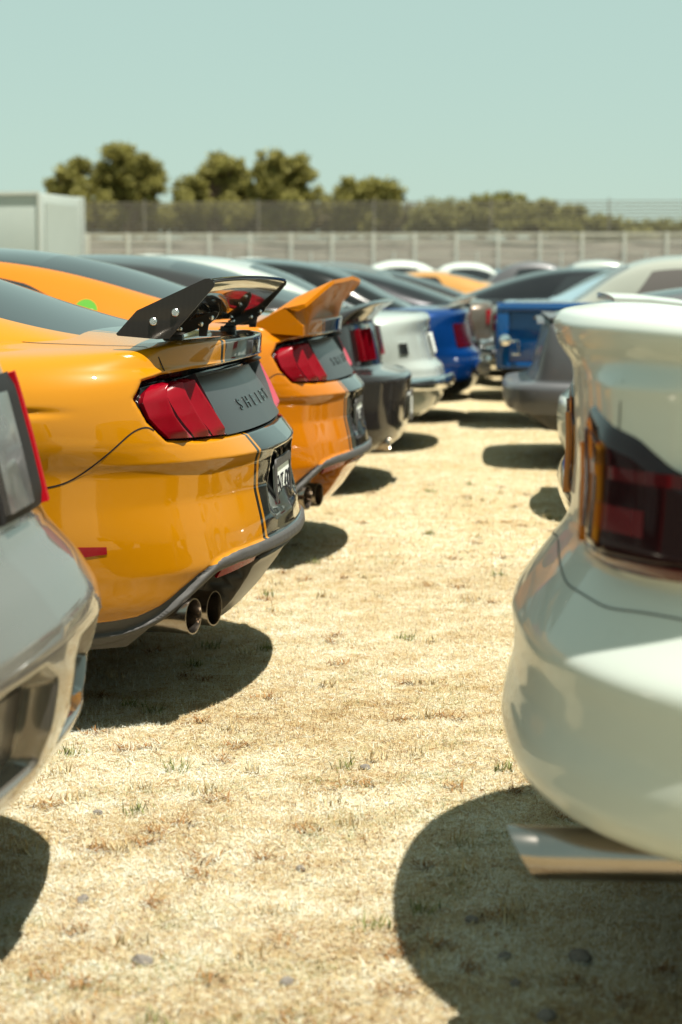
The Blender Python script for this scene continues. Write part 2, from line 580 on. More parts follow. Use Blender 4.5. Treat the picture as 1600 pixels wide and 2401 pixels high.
def house_parts(root, tab, body_mats, roof_mat=0, glass=None, backlight=None, windshield=None, side=None, gm=None, roof_x=None, pu=10, glass_thick=False):
    """body pieces and glass of the greenhouse; backlight (x0, x1, t), side polygons in (x, h)"""
    g = House(tab, pu=pu)
    pm = g.pm()
    gm = gm or M_GLASS
    V = pm.arr(); t = np.abs(pm.a('t')); h = pm.a('h')
    def rr(x, tt, x0, x1, tm, r=.06):
        xx = np.maximum(np.abs(x - (x0 + x1) / 2) - (abs(x1 - x0) / 2 - r), 0)
        yy = np.maximum((tt - tm) * .55 + r, 0)
        inner = np.maximum(np.abs(x - (x0 + x1) / 2) - abs(x1 - x0) / 2, (tt - tm) * .55)
        return np.where((xx > 0) & (yy > 0), np.hypot(xx, yy) - r, inner)
    if backlight:
        rw = pm.cut(np.where(h > .97, rr(V[:, 0], t, *backlight), 1.0), extract=True)
        rw.build('rear_window', gm, root)
    if windshield:
        V = pm.arr(); t = np.abs(pm.a('t')); h = pm.a('h')
        ws = pm.cut(np.where(h > .97, rr(V[:, 0], t, *windshield), 1.0), extract=True)
        ws.build('windshield', gm, root)
    for poly in side or []:
        for sgn in (-1, 1):
            V = pm.arr(); t = np.abs(pm.a('t')); h = pm.a('h')
            f = sdpoly(V[:, 0], h * .35, [(a, b * .35) for a, b in poly], 0.008)
            f = np.where((V[:, 1] * sgn > 0.02) & (h < .995), f, 1.0)
            q = pm.cut(f, extract=True)
            q.build('side_window', gm, root)
    if roof_mat is not None and roof_mat != 0:
        V = pm.arr(); h = pm.a('h'); t = np.abs(pm.a('t'))
        pm.cut(np.where(h > .97, t - .93, 1.0), mat=roof_mat)
    return pm

def pipes(root, tips, mat, r=.05, length=.22, yaw=0.0, slant=0.0, name='exhaust_tip'):
    for (x, y, z) in tips:
        m = MB()
        m.lathe([(-length, r * .92), (-.03, r * .98), (-.004, r), (0, r * .985), (0, r * .9), (-.01, r * .86), (-length, r * .84)], (0, 0, 0), 'x', 32)
        m.lathe([(-length * .8, .0005), (-length * .8, r * .86)], (0, 0, 0), 'x', 32, 1)
        if slant:
            m.V = [(vx + (vz * slant if vx > -.05 else 0), vy, vz) for vx, vy, vz in m.V]
        if yaw:
            c, s = math.cos(yaw * (1 if y > 0 else -1)), math.sin(yaw * (1 if y > 0 else -1))
            m.V = [(vx * c - vy * s, vx * s + vy * c, vz) for vx, vy, vz in m.V]
        m.build(name, [mat, M_UNDER], root, loc=(x, y, z))

def plate(root, x, z, tilt, text, w=.31, h=.16, frame=True, y=0.0):
    """number plate facing +x, leaning by tilt about y"""
    m = MB()
    pf = rounded_rect(w, h, .012)
    m.prism(pf, -.004, .004, 'yz')
    o = m.build('license_plate', M_PLATE, root, loc=(x, y, z))
    o.rotation_euler = (0, -tilt, 0)
    if frame:
        q = MB()
        a = rounded_rect(w + .03, h + .035, .018); b = rounded_rect(w - .012, h - .03, .01)
        n = len(a)
        V = [(.004, p[0], p[1]) for p in a] + [(.009, p[0] * .985, p[1] * .98) for p in a] + [(.009, p[0], p[1] + .006) for p in b] + [(.002, p[0], p[1] + .006) for p in b]
        F = [[k * n + i, k * n + (i + 1) % n, (k + 1) * n + (i + 1) % n, (k + 1) * n + i] for k in range(3) for i in range(n)]
        q.add(V, F)
        q.build('plate_frame', M_TRIM, o)
    if text:
        t = text_mesh('plate_lettering', text, .085, M_PLATETXT, o, .0008, space=.9)
        t.rotation_euler = (R(90), 0, R(90)); t.location = (.0052, 0, .004)
    return o
M_ORANGE = paint('orange_paint', (.365, .144, .0013), .0, .3)
M_STRIPE = paint('black_stripe_paint', (.012, .012, .014), 0, .3)
M_BLACKGLOSS = paint('gloss_black', (.006, .006, .006), 0, .12)
M_TRIM = vary(pbr('textured_trim', (.05, .047, .045), .5), 40, .2, rough=(.45, .65), bump=.25, bscale=900)
M_DARKMETAL = pbr('dark_metal', (.03, .03, .03), .5, .6)
M_SEAM = pbr('panel_gap', (.01, .004, .001), .9)
M_UNDER = vary(pbr('underbody', (.02, .018, .016), .9), 8, .3)
M_GLASS = pbr('dark_glass', (.016, .018, .02), .04, 0, 0, .8)
M_CHROME = vary(pbr('chrome', (.75, .76, .76), .09, 1.0), 12, .06, rough=(.05, .14))
M_TYRE = vary(pbr('tyre_rubber', (.022, .021, .02), .8), 30, .3)
M_RIM = pbr('alloy', (.35, .35, .36), .3, .9)
M_RIMBLACK = pbr('black_alloy', (.02, .02, .02), .35, .5)
M_RED = pbr('red_lens', (.19, .001, .007), .16, 0, .2, .25)
M_REDDARK = pbr('smoked_red_lens', (.05, .002, .004), .12, 0, .6, .4)
M_CLEARLENS = pbr('clear_lens', (.6, .6, .58), .08, .7, 1)
M_AMBER = pbr('amber_lens', (.42, .12, .004), .2, 0, .2)
M_PLATE = pbr('plate_face', (.70, .72, .68), .6, 0, 0, .1)
M_PLATETXT = pbr('plate_ink', (.02, .02, .025), .6, 0, 0, .1)
M_PANEL = pbr('tail_panel_black', (.022, .023, .024), .36, 0, 0, .8)
M_TIP = vary(pbr('burnt_steel', (.30, .26, .22), .22, 1.0), 20, .2)
M_BOLT = pbr('bolt_steel', (.6, .6, .6), .25, 1.0)
def carbon():
    m = pbr('carbon_fibre', (.012, .011, .011), .4, 0, .25, .3)
    nt = m.node_tree; N = nt.nodes; L = nt.links; b = N['Principled BSDF']
    tc = N.new('ShaderNodeTexCoord')
    w = N.new('ShaderNodeTexWave'); w.wave_type = 'BANDS'; w.bands_direction = 'X'; w.inputs['Scale'].default_value = 95
    L.new(tc.outputs['Object'], w.inputs['Vector'])
    mx = N.new('ShaderNodeMix'); mx.data_type = 'RGBA'
    mx.inputs[6].default_value = (.008, .006, .005, 1); mx.inputs[7].default_value = (.026, .021, .018, 1)
    L.new(w.outputs['Fac'], mx.inputs[0]); L.new(mx.outputs[2], b.inputs['Base Color'])
    return m
M_CARBON = carbon()
M_FAIR = vary(pbr('fairing_grey', (.030, .025, .020), .36, 0, .12, .3), 10, .2)
M_WHITE = paint('white_paint', (.43, .465, .43), 0, .3, .5)
M_SILVER = paint('silver_paint', (.20, .182, .16), .65, .24)
M_SMOKE = pbr('smoked_lens', (.012, .003, .004), .08, 0, 0, .35)
M_REDGLOW = pbr('brake_lens', (.07, .001, .003), .18, 0, .2)
M_LAMPCHROME = vary(pbr('lamp_reflector', (.26, .24, .23), .18, .8, .3), 14, .5, rough=(.05, .3))
M_INSERT = vary(pbr('bumper_insert', (.06, .05, .045), .35, .2, .3), 12, .2)
M_DARKGREY = paint('dark_grey_paint', (.022, .020, .020), .2, .2)
M_PEARL = paint('pearl_paint', (.31, .34, .315), .1, .25)
M_BLUE = paint('deep_blue_paint', (.0015, .024, .11), .1, .25)
M_TRUCKBLUE = paint('mid_blue_paint', (.002, .045, .15), .0, .35)
M_MATTEGREY = vary(pbr('satin_grey_paint', (.075, .075, .08), .42, .2, .25), 5, .1)
M_CREAM = paint('cream_paint', (.24, .25, .215), 0, .35)
M_ICE = paint('pale_blue_paint', (.21, .30, .34), .2, .25)
M_BLACKCAR = paint('black_paint', (.010, .010, .012), .2, .2)
M_TAN = paint('tan_paint', (.35, .18, .05), .0, .3)
M_CLOTH = vary(pbr('white_gelcoat', (.30, .335, .31), .45), 3, .05)
M_REDLIT = pbr('red_lens_satin', (.32, .003, .009), .5, 0, 0, .08)
M_LETTER = pbr('dark_chrome', (.10, .10, .10), .15, 1.0)
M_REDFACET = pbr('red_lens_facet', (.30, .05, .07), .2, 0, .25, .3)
M_PIPE = vary(pbr('polished_pipe', (.30, .27, .245), .2, 1.0), 9, .15, rough=(.1, .25))
M_SURROUND = pbr('lamp_surround', (.012, .011, .011), .6, 0, 0, .15)
M_SEAMSOFT = pbr('shadow_gap', (.09, .09, .085), .9)  # plain grey for the panel gap lines
M_PALEGLASS = pbr('sunlit_glass', (.085, .075, .07), .12, 0, 0, .6)  # paler base colour stands in for light reflecting off the panes
M_GREEN = pbr('green_sticker', (.10, .34, .04), .4)
M_YELLOW = pbr('yellow_sticker', (.45, .42, .10), .5)
M_TAUPE = paint('taupe_paint', (.085, .07, .055), .2, .3)

def ribbed(m):
    """fine moulded ribs inside a lamp lens"""
    nt = m.node_tree; N = nt.nodes; L = nt.links
    tc = N.new('ShaderNodeTexCoord'); w_ = N.new('ShaderNodeTexWave'); w_.wave_type = 'BANDS'; w_.bands_direction = 'Z'; w_.inputs['Scale'].default_value = 120
    L.new(tc.outputs['Object'], w_.inputs['Vector'])
    b = N.new('ShaderNodeBump'); b.inputs['Strength'].default_value = .16; b.inputs['Distance'].default_value = .001
    L.new(w_.outputs['Fac'], b.inputs['Height']); L.new(b.outputs['Normal'], N['Principled BSDF'].inputs['Normal'])
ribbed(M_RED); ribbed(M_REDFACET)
M_ORANGESATIN = paint('orange_paint_soft', (.365, .115, .0010), .0, .4, .12)
M_ORANGEDEEP = paint('orange_paint_deep', (.385, .118, .0011), .0, .3)
HERO = dict(
    plan=[(0, 0, 0, 0), (-.005, .2, 0, 0), (-.02, .38, 0, 0), (-.05, .53, .02, 0), (-.11, .66, .10, 0), (-.20, .76, .32, 0), (-.34, .85, .68, 0), (-.54, .915, .92, 0),
          (-.80, .945, 1, 0), (-1.2, .955, 1, 0), (-1.7, .95, 1, 0), (-2.3, .945, 1, 0), (-2.9, .945, 1, 0), (-3.4, .95, 1, 0), (-3.8, .955, 1, 0),
          (-4.15, .935, 1, 0), (-4.45, .86, 1, .3), (-4.65, .70, 1, .75), (-4.75, .45, 1, 1), (-4.78, .2, 1, 1), (-4.785, 0, 1, 1)],
    rear=[(-.16, .235), (-.10, .30), (-.045, .375), (0, .445), (-.014, .54), (-.034, .63), (-.031, .705), (-.026, .738), (-.075, .785), (-.10, .88), (-.125, .955), (-.134, .985), (-.138, .994), (-.13, 1.052), (-.16, 1.06)],
    side=[(.86, .235), (.90, .285), (.93, .35), (.945, .43), (.955, .53), (.95, .62), (.948, .70), (.95, .74), (.957, .785), (.957, .83), (.95, .875), (.932, .93), (.895, .985), (.84, 1.022), (.72, 1.038)], ss=.4,
    front=[(.10, .2), (.05, .25), (.0, .33), (0, .42), (0, .5), (0, .56), (.0, .62), (.0, .66), (.01, .70), (.03, .74), (.05, .78), (.08, .81), (.12, .83), (.16, .84), (.2, .85)],
    deck=[(-.16, 1.06), (-.24, 1.056), (-.34, 1.062), (-.5, 1.082), (-.65, 1.095), (-.8, 1.10), (-2.8, 1.05), (-3.1, 1.03), (-4.2, .93), (-4.6, .86)],
    axles=(-1.03, -3.75), wheel_r=.345, crown=3.0, sr=.09,
)
HERO_GH = [(-.40, .52, 1.04, .46, 1.045, 1.055), (-.52, .58, 1.045, .52, 1.06, 1.083), (-.65, .63, 1.045, .555, 1.082, 1.118), (-.80, .69, 1.03, .56, 1.118, 1.165), (-.98, .745, 1.0, .56, 1.17, 1.232), (-1.3, .80, .99, .558, 1.265, 1.335),
           (-1.7, .82, .99, .56, 1.315, 1.375), (-2.1, .82, .98, .56, 1.31, 1.375), (-2.5, .81, .97, .58, 1.23, 1.30), (-2.85, .79, .96, .62, 1.10, 1.16), (-3.15, .74, .95, .66, .99, 1.02)]
CAR1 = dict(loc=(-.60, 5.38, 0), rz=R(-1.1))

POCKET = [(-.4, .987), (.57, .982), (.69, .972), (.75, .957), (.785, .912), (.775, .85), (.742, .797), (.65, .79), (-.4, .788)]
TRIM_Y = [0, .30, .43, .55, .62, .67, .71, .74, .78, .83, .90, .96]
TRIM_Z = [.484, .484, .482, .475, .46, .43, .39, .355, .325, .315, .312, .31]
BEAD = .034

def hero_shell(pu=16, pv=14):
    sh = Shell(HERO, pu, pv)
    P = sh.P
    sh.pocket_pm = None
    N = sh.normals()
    y = np.abs(P[..., 1]); z = P[..., 2]; x = P[..., 0]
    rearside = x > -1.0
    # bow of the bumper rows
    k = .10 * sstep(.30, .45, z) * sstep(.80, .70, z)
    P[..., 0] -= np.where(rearside, k * np.minimum(y, .6) ** 2, 0)
    sh.P0 = P.copy(); N = sh.normals()
    sh.N0 = N
    # lamp pocket
    sd = np.where(rearside, sdpoly(y, z, POCKET, .004), 1)
    sh.sd_pocket = sd
    dep = (.016 + .058 * np.clip((z - .79) / .19, 0, 1)) * (1 - .45 * sstep(.6, .78, y))
    P -= N * (dep * sstep(.004, -.010, sd))[..., None]
    # plate recess
    pr = np.where(rearside & (x > -.2), sdpoly(y, z, [(-.3, .722), (.20, .715), (.275, .56), (.24, .538), (-.3, .534)], .006), 1)
    P[..., 0] -= .034 * sstep(.010, -.022, pr) * np.clip((z - .50) / .2, .1, 1)
    # lower valance: bead, cavity, centre fairing
    zt = np.interp(y, TRIM_Y, TRIM_Z)
    d = zt - z                                   # distance below the painted edge
    gap = np.interp(y, [0, .63, .70, .76, 1], [0, 0, .022, .040, .042])
    d = d - gap
    bead = .014 * sstep(-.003, .005, d) * sstep(BEAD + .008, BEAD - .006, d) - .005 * sstep(-.001, .003, d + gap) * sstep(.004, -.002, d)
    cav = .13 * sstep(BEAD + .0, BEAD + .022, d) * sstep(.735, .70, y) * np.where(rearside, 1, 0)
    fair = sstep(.415, .395, y + (z - .3) * .12) * sstep(.028, .045, d - BEAD + .02)
    cav = cav * (1 - fair) + fair * (.018 - .012 * sstep(.05, .02, d - BEAD))
    P += N * (np.where(rearside, bead, bead * 1.0) - cav)[..., None] * np.array([1, 1, .15])
    # haunch scallop behind the wheel
    sc = np.exp(-((z - .872 - .008) / .011) ** 2) * sstep(-.44, -.66, x) * sstep(-.9, -.72, x)
    P[..., 1] -= np.sign(P[..., 1]) * .012 * sc
    return sh

def lamp_mesh(sh, sgn):
    """three-bar tail lamp, bars lean with the inner edge"""
    n, m = 85, 22
    s = np.linspace(0, 1, n); t = np.linspace(0, 1, m)
    zo = np.array([.803, .83, .86, .905, .93, .952]); yo = np.array([.738, .757, .772, .777, .765, .742])
    S, T = np.meshgrid(s, t, indexing='ij')
    z_out = .803 + (.952 - .803) * T
    y_out = np.interp(z_out, zo, yo)
    z_in = .797 + (.972 - .797) * T
    y_in = .500 + (.578 - .500) * T
    z = z_out + (z_in - z_out) * S
    y = y_out + (y_in - y_out) * S
    dep = (.016 + .058 * np.clip((z - .79) / .19, 0, 1)) * (1 - .45 * sstep(.6, .78, y))
    ph = (S * 3) % 1.0; ph = np.where(S >= .9999, 1.0, ph)
    rib = np.where(ph < .60, .25 + .75 * ph / .60, np.where(ph < .94, 1 - (ph - .60) / .34, 0 * ph))
    endf = sstep(0, .08, T) * sstep(1.0, .9, T)
    off = -dep + .012 + .056 * rib * (.40 + .60 * T) * (.35 + .65 * endf)
    u = sh.u_of_y(y * sgn)
    p, nn = sh.at(u.ravel(), z.ravel(), off.ravel(), True)
    Pp = p.reshape(n, m, 3)
    lo, _ = sh.at(u.ravel(), z.ravel(), (-dep - .004).ravel(), True); lo = lo.reshape(n, m, 3)
    G = np.zeros((n + 2, m + 2, 3)); G[1:-1, 1:-1] = Pp
    G[0, 1:-1] = lo[0]; G[-1, 1:-1] = lo[-1]; G[1:-1, 0] = lo[:, 0]; G[1:-1, -1] = lo[:, -1]
    G[0, 0] = lo[0, 0]; G[0, -1] = lo[0, -1]; G[-1, 0] = lo[-1, 0]; G[-1, -1] = lo[-1, -1]
    return G

def mirror(pts): return [(x, -y, z) for x, y, z in pts]

def hero_common(root):
    sh = hero_shell()
    pm = sh.pm(40)
    bv = bvh_of(pm)
    V = pm.arr(); y = np.abs(V[:, 1]); z = V[:, 2]; x = V[:, 0]
    # lower valance taken off the painted shell
    zt = np.interp(y, TRIM_Y, TRIM_Z)
    val = pm.cut(np.where(x > -.62, z - zt, 1) if False else np.where(x > -3.9, z - zt, 1), extract=True)
    V = val.arr(); y = np.abs(V[:, 1]); z = V[:, 2]; zt = np.interp(y, TRIM_Y, TRIM_Z)
    f = np.maximum(y + (z - .3) * .12 - .408, (z - zt) + BEAD + .002)
    fair = val.cut(np.where(V[:, 0] > -1, f, 1), extract=True)
    arches(pm, HERO); arches(val, HERO)
    # black pocket faces
    V = pm.arr(); sd = np.where(V[:, 0] > -1, sdpoly(np.abs(V[:, 1]), V[:, 2], POCKET, -.001), 1)
    sd = np.where(pm.a('top') > .5, 1, sd)
    pm.cut(sd, mat=1)
    # racing stripes down the middle, each side edged by a pinstripe
    for w, mt in ((.385, 1), (.366, 0), (.350, 1)):
        V = pm.arr(); pm.cut(np.abs(V[:, 1]) - w, only=(0, 1) if mt else (1,), mat=mt) if mt else pm.cut(np.where(sdz(pm) < 0, 1, np.abs(V[:, 1]) - w), mat=0)
    gap = [(-.255, -.69, .985), (-.285, -.67, 1.015), (-.32, -.645, 1.04), (-.42, -.635, 1.045), (-.56, -.635, 1.05), (-.64, -.635, 1.05), (-.70, -.62, 1.055), (-.745, -.59, 1.07), (-.775, -.545, 1.09), (-.79, -.48, 1.11)]
    shut = [(-.262, -.77, .842), (-.285, -.785, .84), (-.32, -.803, .838), (-.385, -.85, .77), (-.45, -.87, .715), (-.50, -.89, .69), (-.56, -.90, .682), (-.66, -.93, .68)]
    dooring = [(-.74 + .16 * math.cos(R(a)), -.92, .905 + .075 * math.sin(R(a))) for a in range(-80, 81, 10)]
    for pts in (gap, shut):
        for q in (pts, mirror(pts)):
            r = ribbon(bv, q, .0042); r.M = [2] * len(r.F); pm.join(r)
    r = ribbon(bv, dooring, .0035); r.M = [2] * len(r.F); pm.join(r)
    door = [(-1.55, -.95, .30), (-1.55, -.95, .5), (-1.62, -.95, .8), (-1.72, -.9, .97)]
    door2 = [(-2.95, -.95, .30), (-2.95, -.95, .5), (-2.93, -.95, .8), (-2.9, -.9, .95)]
    for pts in (door, door2):
        for q in (pts, mirror(pts)):
            r = ribbon(bv, q, .005); r.M = [2] * len(r.F); pm.join(r)
    hs = house_parts(root, HERO_GH, None, roof_mat=1, backlight=(-1.38, -.50, .93, .07), windshield=(-3.02, -2.15, .93, .07),
                     side=[[(-1.62, .12), (-2.85, .12), (-2.45, .80), (-2.0, .9), (-1.62, .86)], [(-1.22, .50), (-1.56, .22), (-1.56, .80), (-1.40, .74)]], pu=12)
    pm.join(hs)
    body = pm.build('body', [M_ORANGE, M_BLACKGLOSS, M_SEAM], root)
    val.build('rear_valance', M_TRIM, root)
    fair.build('diffuser_fairing', M_FAIR, root)
    sh.underside('underbody', M_UNDER, root)
    for sgn in (-1, 1):
        G = lamp_mesh(sh, sgn)
        lp = PM.grid(G, flip=orient(G))
        ns = G.shape[0] - 1; mr = G.shape[1] - 1
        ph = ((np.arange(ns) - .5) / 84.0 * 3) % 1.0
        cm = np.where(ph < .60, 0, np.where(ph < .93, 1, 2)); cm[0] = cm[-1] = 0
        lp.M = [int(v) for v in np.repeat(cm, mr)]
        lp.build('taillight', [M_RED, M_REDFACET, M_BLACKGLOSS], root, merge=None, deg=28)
        # side marker and the reflector under the bumper edge
        a = [(-.0, 0)]
        u0 = sh.u_of_y(sgn * .845); u1 = sh.u_of_y(sgn * .895) 
        patch_obj('side_marker', sh, [(u1, .494), (u0, .505), (u0, .524), (u1, .528)], .002, M_RED, root, skirt=.006)
        c = [(sgn * .60, .398), (sgn * .415, .418), (sgn * .415, .446), (sgn * .58, .432)]
        patch_obj('reflector', sh, c, -.012, M_RED, root, yz=True, skirt=.02)
        # grille and fins in the exhaust cavity
    # tail panel between the lamps
    def off(S, T):
        zz = .797 + T * .175
        return -(.016 + .058 * np.clip((zz - .79) / .19, 0, 1)) + .012
    P = patch(sh, [(-.497, .795), (.497, .795), (.574, .972), (-.574, .972)], off, n=40, m=14, yz=True, skirt=.01)
    tp = PM.grid(P, flip=orient(P)).build('tail_panel', M_PANEL, root, merge=None, deg=40)
    pipes(root, [(-.195, -.682, .312), (-.165, -.528, .306), (-.195, .682, .312), (-.165, .528, .306)], M_TIP, .051, .28, yaw=R(16))
    for sgn in (-1, 1):
        m = MB(); m.tube([(-.30, sgn * .60, .33), (-.6, sgn * .58, .33), (-.9, sgn * .4, .3)], .08, 14)
        m.build('muffler', M_DARKMETAL, root)
    plate(root, -.046, .60, R(2), 'ENT 430', .295, .145)
    letters(sh, root, 'SHELBY', .052, .868, .50)
    running_gear(root, HERO, M_RIMBLACK, 7, .27)
    for sgn in (-1, 1):
        mm = MB()
        bm = bmesh.new(); bmesh.ops.create_uvsphere(bm, u_segments=20, v_segments=12, radius=1)
        bmesh.ops.scale(bm, vec=(.06, .11, .07), verts=bm.verts)
        bm.verts.index_update()
        mm.add([v.co.copy() for v in bm.verts], [[v.index for v in f.verts] for f in bm.faces]); bm.free()
        mm.tube([(0, 0, -.02), (.0, -sgn * .16, -.05)], .022, 8)
        mm.build('mirror', M_ORANGE, root, loc=(-2.72, sgn * .985, 1.03))
    # headlights and grille at the far end
    for sgn in (-1, 1):
        u0, u1 = sgn * 16.2, sgn * 17.6
        patch_obj('headlight', sh, [(u0, .66), (u1, .66), (u1, .72), (u0, .74)], .004, M_CLEARLENS, root)
    patch_obj('grille', sh, [(17.9, .46), (20, .46), (20, .64), (17.9, .62)], .004, M_TRIM, root)
    return sh

def letters(sh, root, word, size, z, span):
    """raised letters across the tail panel, each letter a mesh"""
    for k, ch in enumerate(word):
        o = text_mesh('letter', ch, size, M_LETTER, root, .0012)
        me = o.data
        n = len(me.vertices); co = np.zeros(n * 3); me.vertices.foreach_get('co', co); co = co.reshape(n, 3)
        y = co[:, 0] * 1.7 + span * (k / (len(word) - 1) - .5); zz = z + co[:, 1]
        dep = .016 + .058 * np.clip((zz - .79) / .19, 0, 1)
        p, nn = sh.at(sh.u_of_y(y), zz, -dep + .0135 + co[:, 2], True)
        me.vertices.foreach_set('co', p.ravel()); me.update()

def sdz(pm):
    V = pm.arr()
    s = np.where(V[:, 0] > -1, sdpoly(np.abs(V[:, 1]), V[:, 2], POCKET, .0), 1)
    return np.where(pm.a('top') > .5, 1, s)

def wing(root):
    ep = [(-.392, 1.080), (-.335, 1.142), (-.150, 1.226), (-.136, 1.227), (-.124, 1.215), (-.127, 1.204), (-.248, 1.068), (-.28, 1.066), (-.388, 1.075)]
    sp = empty('rear_wing', (0, 0, 0)); sp.parent = root
    sec_t = [(-.345, 1.100), (-.335, 1.116), (-.27, 1.158), (-.20, 1.192), (-.14, 1.2265), (-.126, 1.224)]
    sec_b = [(-.128, 1.212), (-.16, 1.178), (-.21, 1.128), (-.26, 1.092), (-.31, 1.076), (-.34, 1.082)]
    sec = sec_t + sec_b
    m = MB()
    ys = np.linspace(-.70, .70, 29)
    V = []; F = []
    n = len(sec)
    q = gsmooth(np.array(sec + sec[:1]), .4)[:-1]
    for yy in ys:
        dip = .010 * (1 - (yy / .7) ** 2)
        V += [(a + .5 * dip, yy, b + dip) for a, b in q]
    for i in range(len(ys) - 1):
        for k in range(n): F.append([i * n + k, i * n + (k + 1) % n, (i + 1) * n + (k + 1) % n, (i + 1) * n + k])
    F += [list(range(n)), [(len(ys) - 1) * n + k for k in range(n)][::-1]]
    m.add(V, F)
    m.build('wing_blade', M_BLACKGLOSS, sp, deg=40)
    for sgn in (-1, 1):
        m = MB(); m.prism(ep, sgn * .700, sgn * .708, 'xz')
        e = m.build('end_plate', M_CARBON, sp, deg=20)
        for (a, b) in ((-.290, 1.113), (-.230, 1.137)):
            k = MB()
            k.lathe([(0, .0105), (.003 * sgn, .0105), (.0045 * sgn, .009), (.0045 * sgn, .006), (.008 * sgn, .0055), (.008 * sgn, .0005)], (a, sgn * .708, b), 'y', 20)
            k.build('bolt', M_BOLT, e)
    for sgn in (-1, 1):
        m = MB()
        y0 = sgn * .45
        def bar(pts, w=.012): 
            m.tube(pts, w, 4)
        br = [(-.325, 1.052), (-.285, 1.050), (-.262, 1.070), (-.215, 1.088), (-.215, 1.066), (-.193, 1.066), (-.188, 1.098), (-.165, 1.118), (-.158, 1.132), (-.172, 1.136), (-.235, 1.112), (-.27, 1.098), (-.30, 1.070)]
        m.prism(br, y0 - .005, y0 + .005, 'xz')
        m.box((-.30, y0, 1.0505), (.10, .055, .008), bev=.002)
        m.box((-.285, y0, 1.060), (.05, .03, .02), bev=.003)
        b = m.build('wing_bracket', M_CARBON, sp, deg=25)
        for (a, c) in ((-.268, 1.086), (-.208, 1.100), (-.178, 1.118)):
            k = MB()
            k.lathe([(-.009, .0075), (.009, .0075), (.0105, .005), (.0105, .0005)], (a, y0, c), 'y', 12)
            k.lathe([(.009, .0075), (-.009, .0075), (-.0105, .005), (-.0105, .0005)], (a, y0, c), 'y', 12)
            k.build('bolt', M_BOLT, b)
    return sp

def deck_spoiler(root):
    """body-coloured swept-up deck spoiler: solid ramp with a hollowed rear face and ends that run down to the deck"""
    m = MB()
    n = 61
    ys = np.linspace(-.74, .74, n)
    kk = 9
    V = []; F = []
    for yy in ys:
        a = abs(yy) / .74
        k = sstep(1.04, .80, a)                      # swoops down towards the tips
        z0 = 1.03 - .02 * a
        te = (-.075 - .03 * a * a - .10 * (1 - k), z0 + .205 - .10 * (1 - k))
        c = [(-.48, z0), (-.40, z0 + .035), (-.25 - .05 * (1 - k), z0 + .135 - .05 * (1 - k)), te, (te[0] + .003, te[1] - .016),
             (te[0] - .030, te[1] - .032), (te[0] - .085, z0 + .095), (-.205, z0 + .02), (-.205, z0 - .02)]
        V += [(p[0], yy, p[1]) for p in c]
    for i in range(n - 1):
        for j in range(kk): F.append([i * kk + j, i * kk + (j + 1) % kk, (i + 1) * kk + (j + 1) % kk, (i + 1) * kk + j])
    F += [list(range(kk)), [(n - 1) * kk + j for j in range(kk)][::-1]]
    m.add(V, F)
    return m.build('rear_spoiler', M_ORANGESATIN, root, deg=38)
# ------------------------------------------------------------------ camera, sun, sky
F_PX = 4150.0
cam_d = bpy.data.cameras.new('camera')
cam = bpy.data.objects.new('camera', cam_d); COL.objects.link(cam)
cam_d.sensor_fit = 'VERTICAL'; cam_d.sensor_height = 36; cam_d.sensor_width = 24
cam_d.lens = 36 * F_PX / 2401
cam_d.clip_start = .05; cam_d.clip_end = 2000
cam.location = (0, 0, 1.23)
cam.rotation_euler = (R(90 - 7.5562), 0, R(4.915))
cam_d.dof.use_dof = True
cam_d.dof.focus_distance = 4.85
cam_d.dof.aperture_fstop = 3.2
SC.camera = cam

SUN_OFF = (-.26, .20)          # ground shift of a shadow per metre of height
el = math.atan(1 / math.hypot(*SUN_OFF)); az = math.atan2(-SUN_OFF[1], -SUN_OFF[0])   # direction towards the sun
sd_ = bpy.data.lights.new('sun', 'SUN'); sun = bpy.data.objects.new('sun', sd_); COL.objects.link(sun)
sd_.energy = 5.0; sd_.angle = R(.53); sd_.color = (1.0, .955, .845)
dirv = Vector((math.cos(az) * math.cos(el), math.sin(az) * math.cos(el), math.sin(el)))
sun.rotation_euler = dirv.to_track_quat('Z', 'Y').to_euler()

w = bpy.data.worlds.new('World'); SC.world = w; w.use_nodes = True
nt = w.node_tree; bg = nt.nodes['Background']
sky = nt.nodes.new('ShaderNodeTexSky'); sky.sky_type = 'NISHITA'; sky.sun_disc = False
sky.sun_elevation = el; sky.sun_rotation = math.atan2(dirv.x, dirv.y)
sky.altitude = 100; sky.air_density = 1.0; sky.dust_density = .6; sky.ozone_density = 1.0
# clear bright day: the Nishita sky, evened out towards a milky blue-green
mul = nt.nodes.new('ShaderNodeMix'); mul.data_type = 'RGBA'; mul.blend_type = 'MULTIPLY'; mul.inputs[0].default_value = 1
mul.inputs[7].default_value = (1.2, 1.0, .8, 1)
nt.links.new(sky.outputs['Color'], mul.inputs[6]); ev = nt.nodes.new('ShaderNodeMix'); ev.data_type = 'RGBA'; ev.inputs[0].default_value = .82; ev.inputs[7].default_value = (4.45, 6.35, 5.68, 1)
nt.links.new(mul.outputs[2], ev.inputs[6]); nt.links.new(ev.outputs[2], bg.inputs['Color'])
bg.inputs['Strength'].default_value = .050
SC.view_settings.view_transform = 'Standard'; SC.view_settings.look = 'None'; SC.view_settings.exposure = 1.15; SC.view_settings.gamma = 1
SC.render.engine = 'CYCLES'
SC.cycles.use_denoising = True
SC.cycles.max_bounces = 8; SC.cycles.transparent_max_bounces = 8
SC.cycles.sample_clamp_indirect = 6
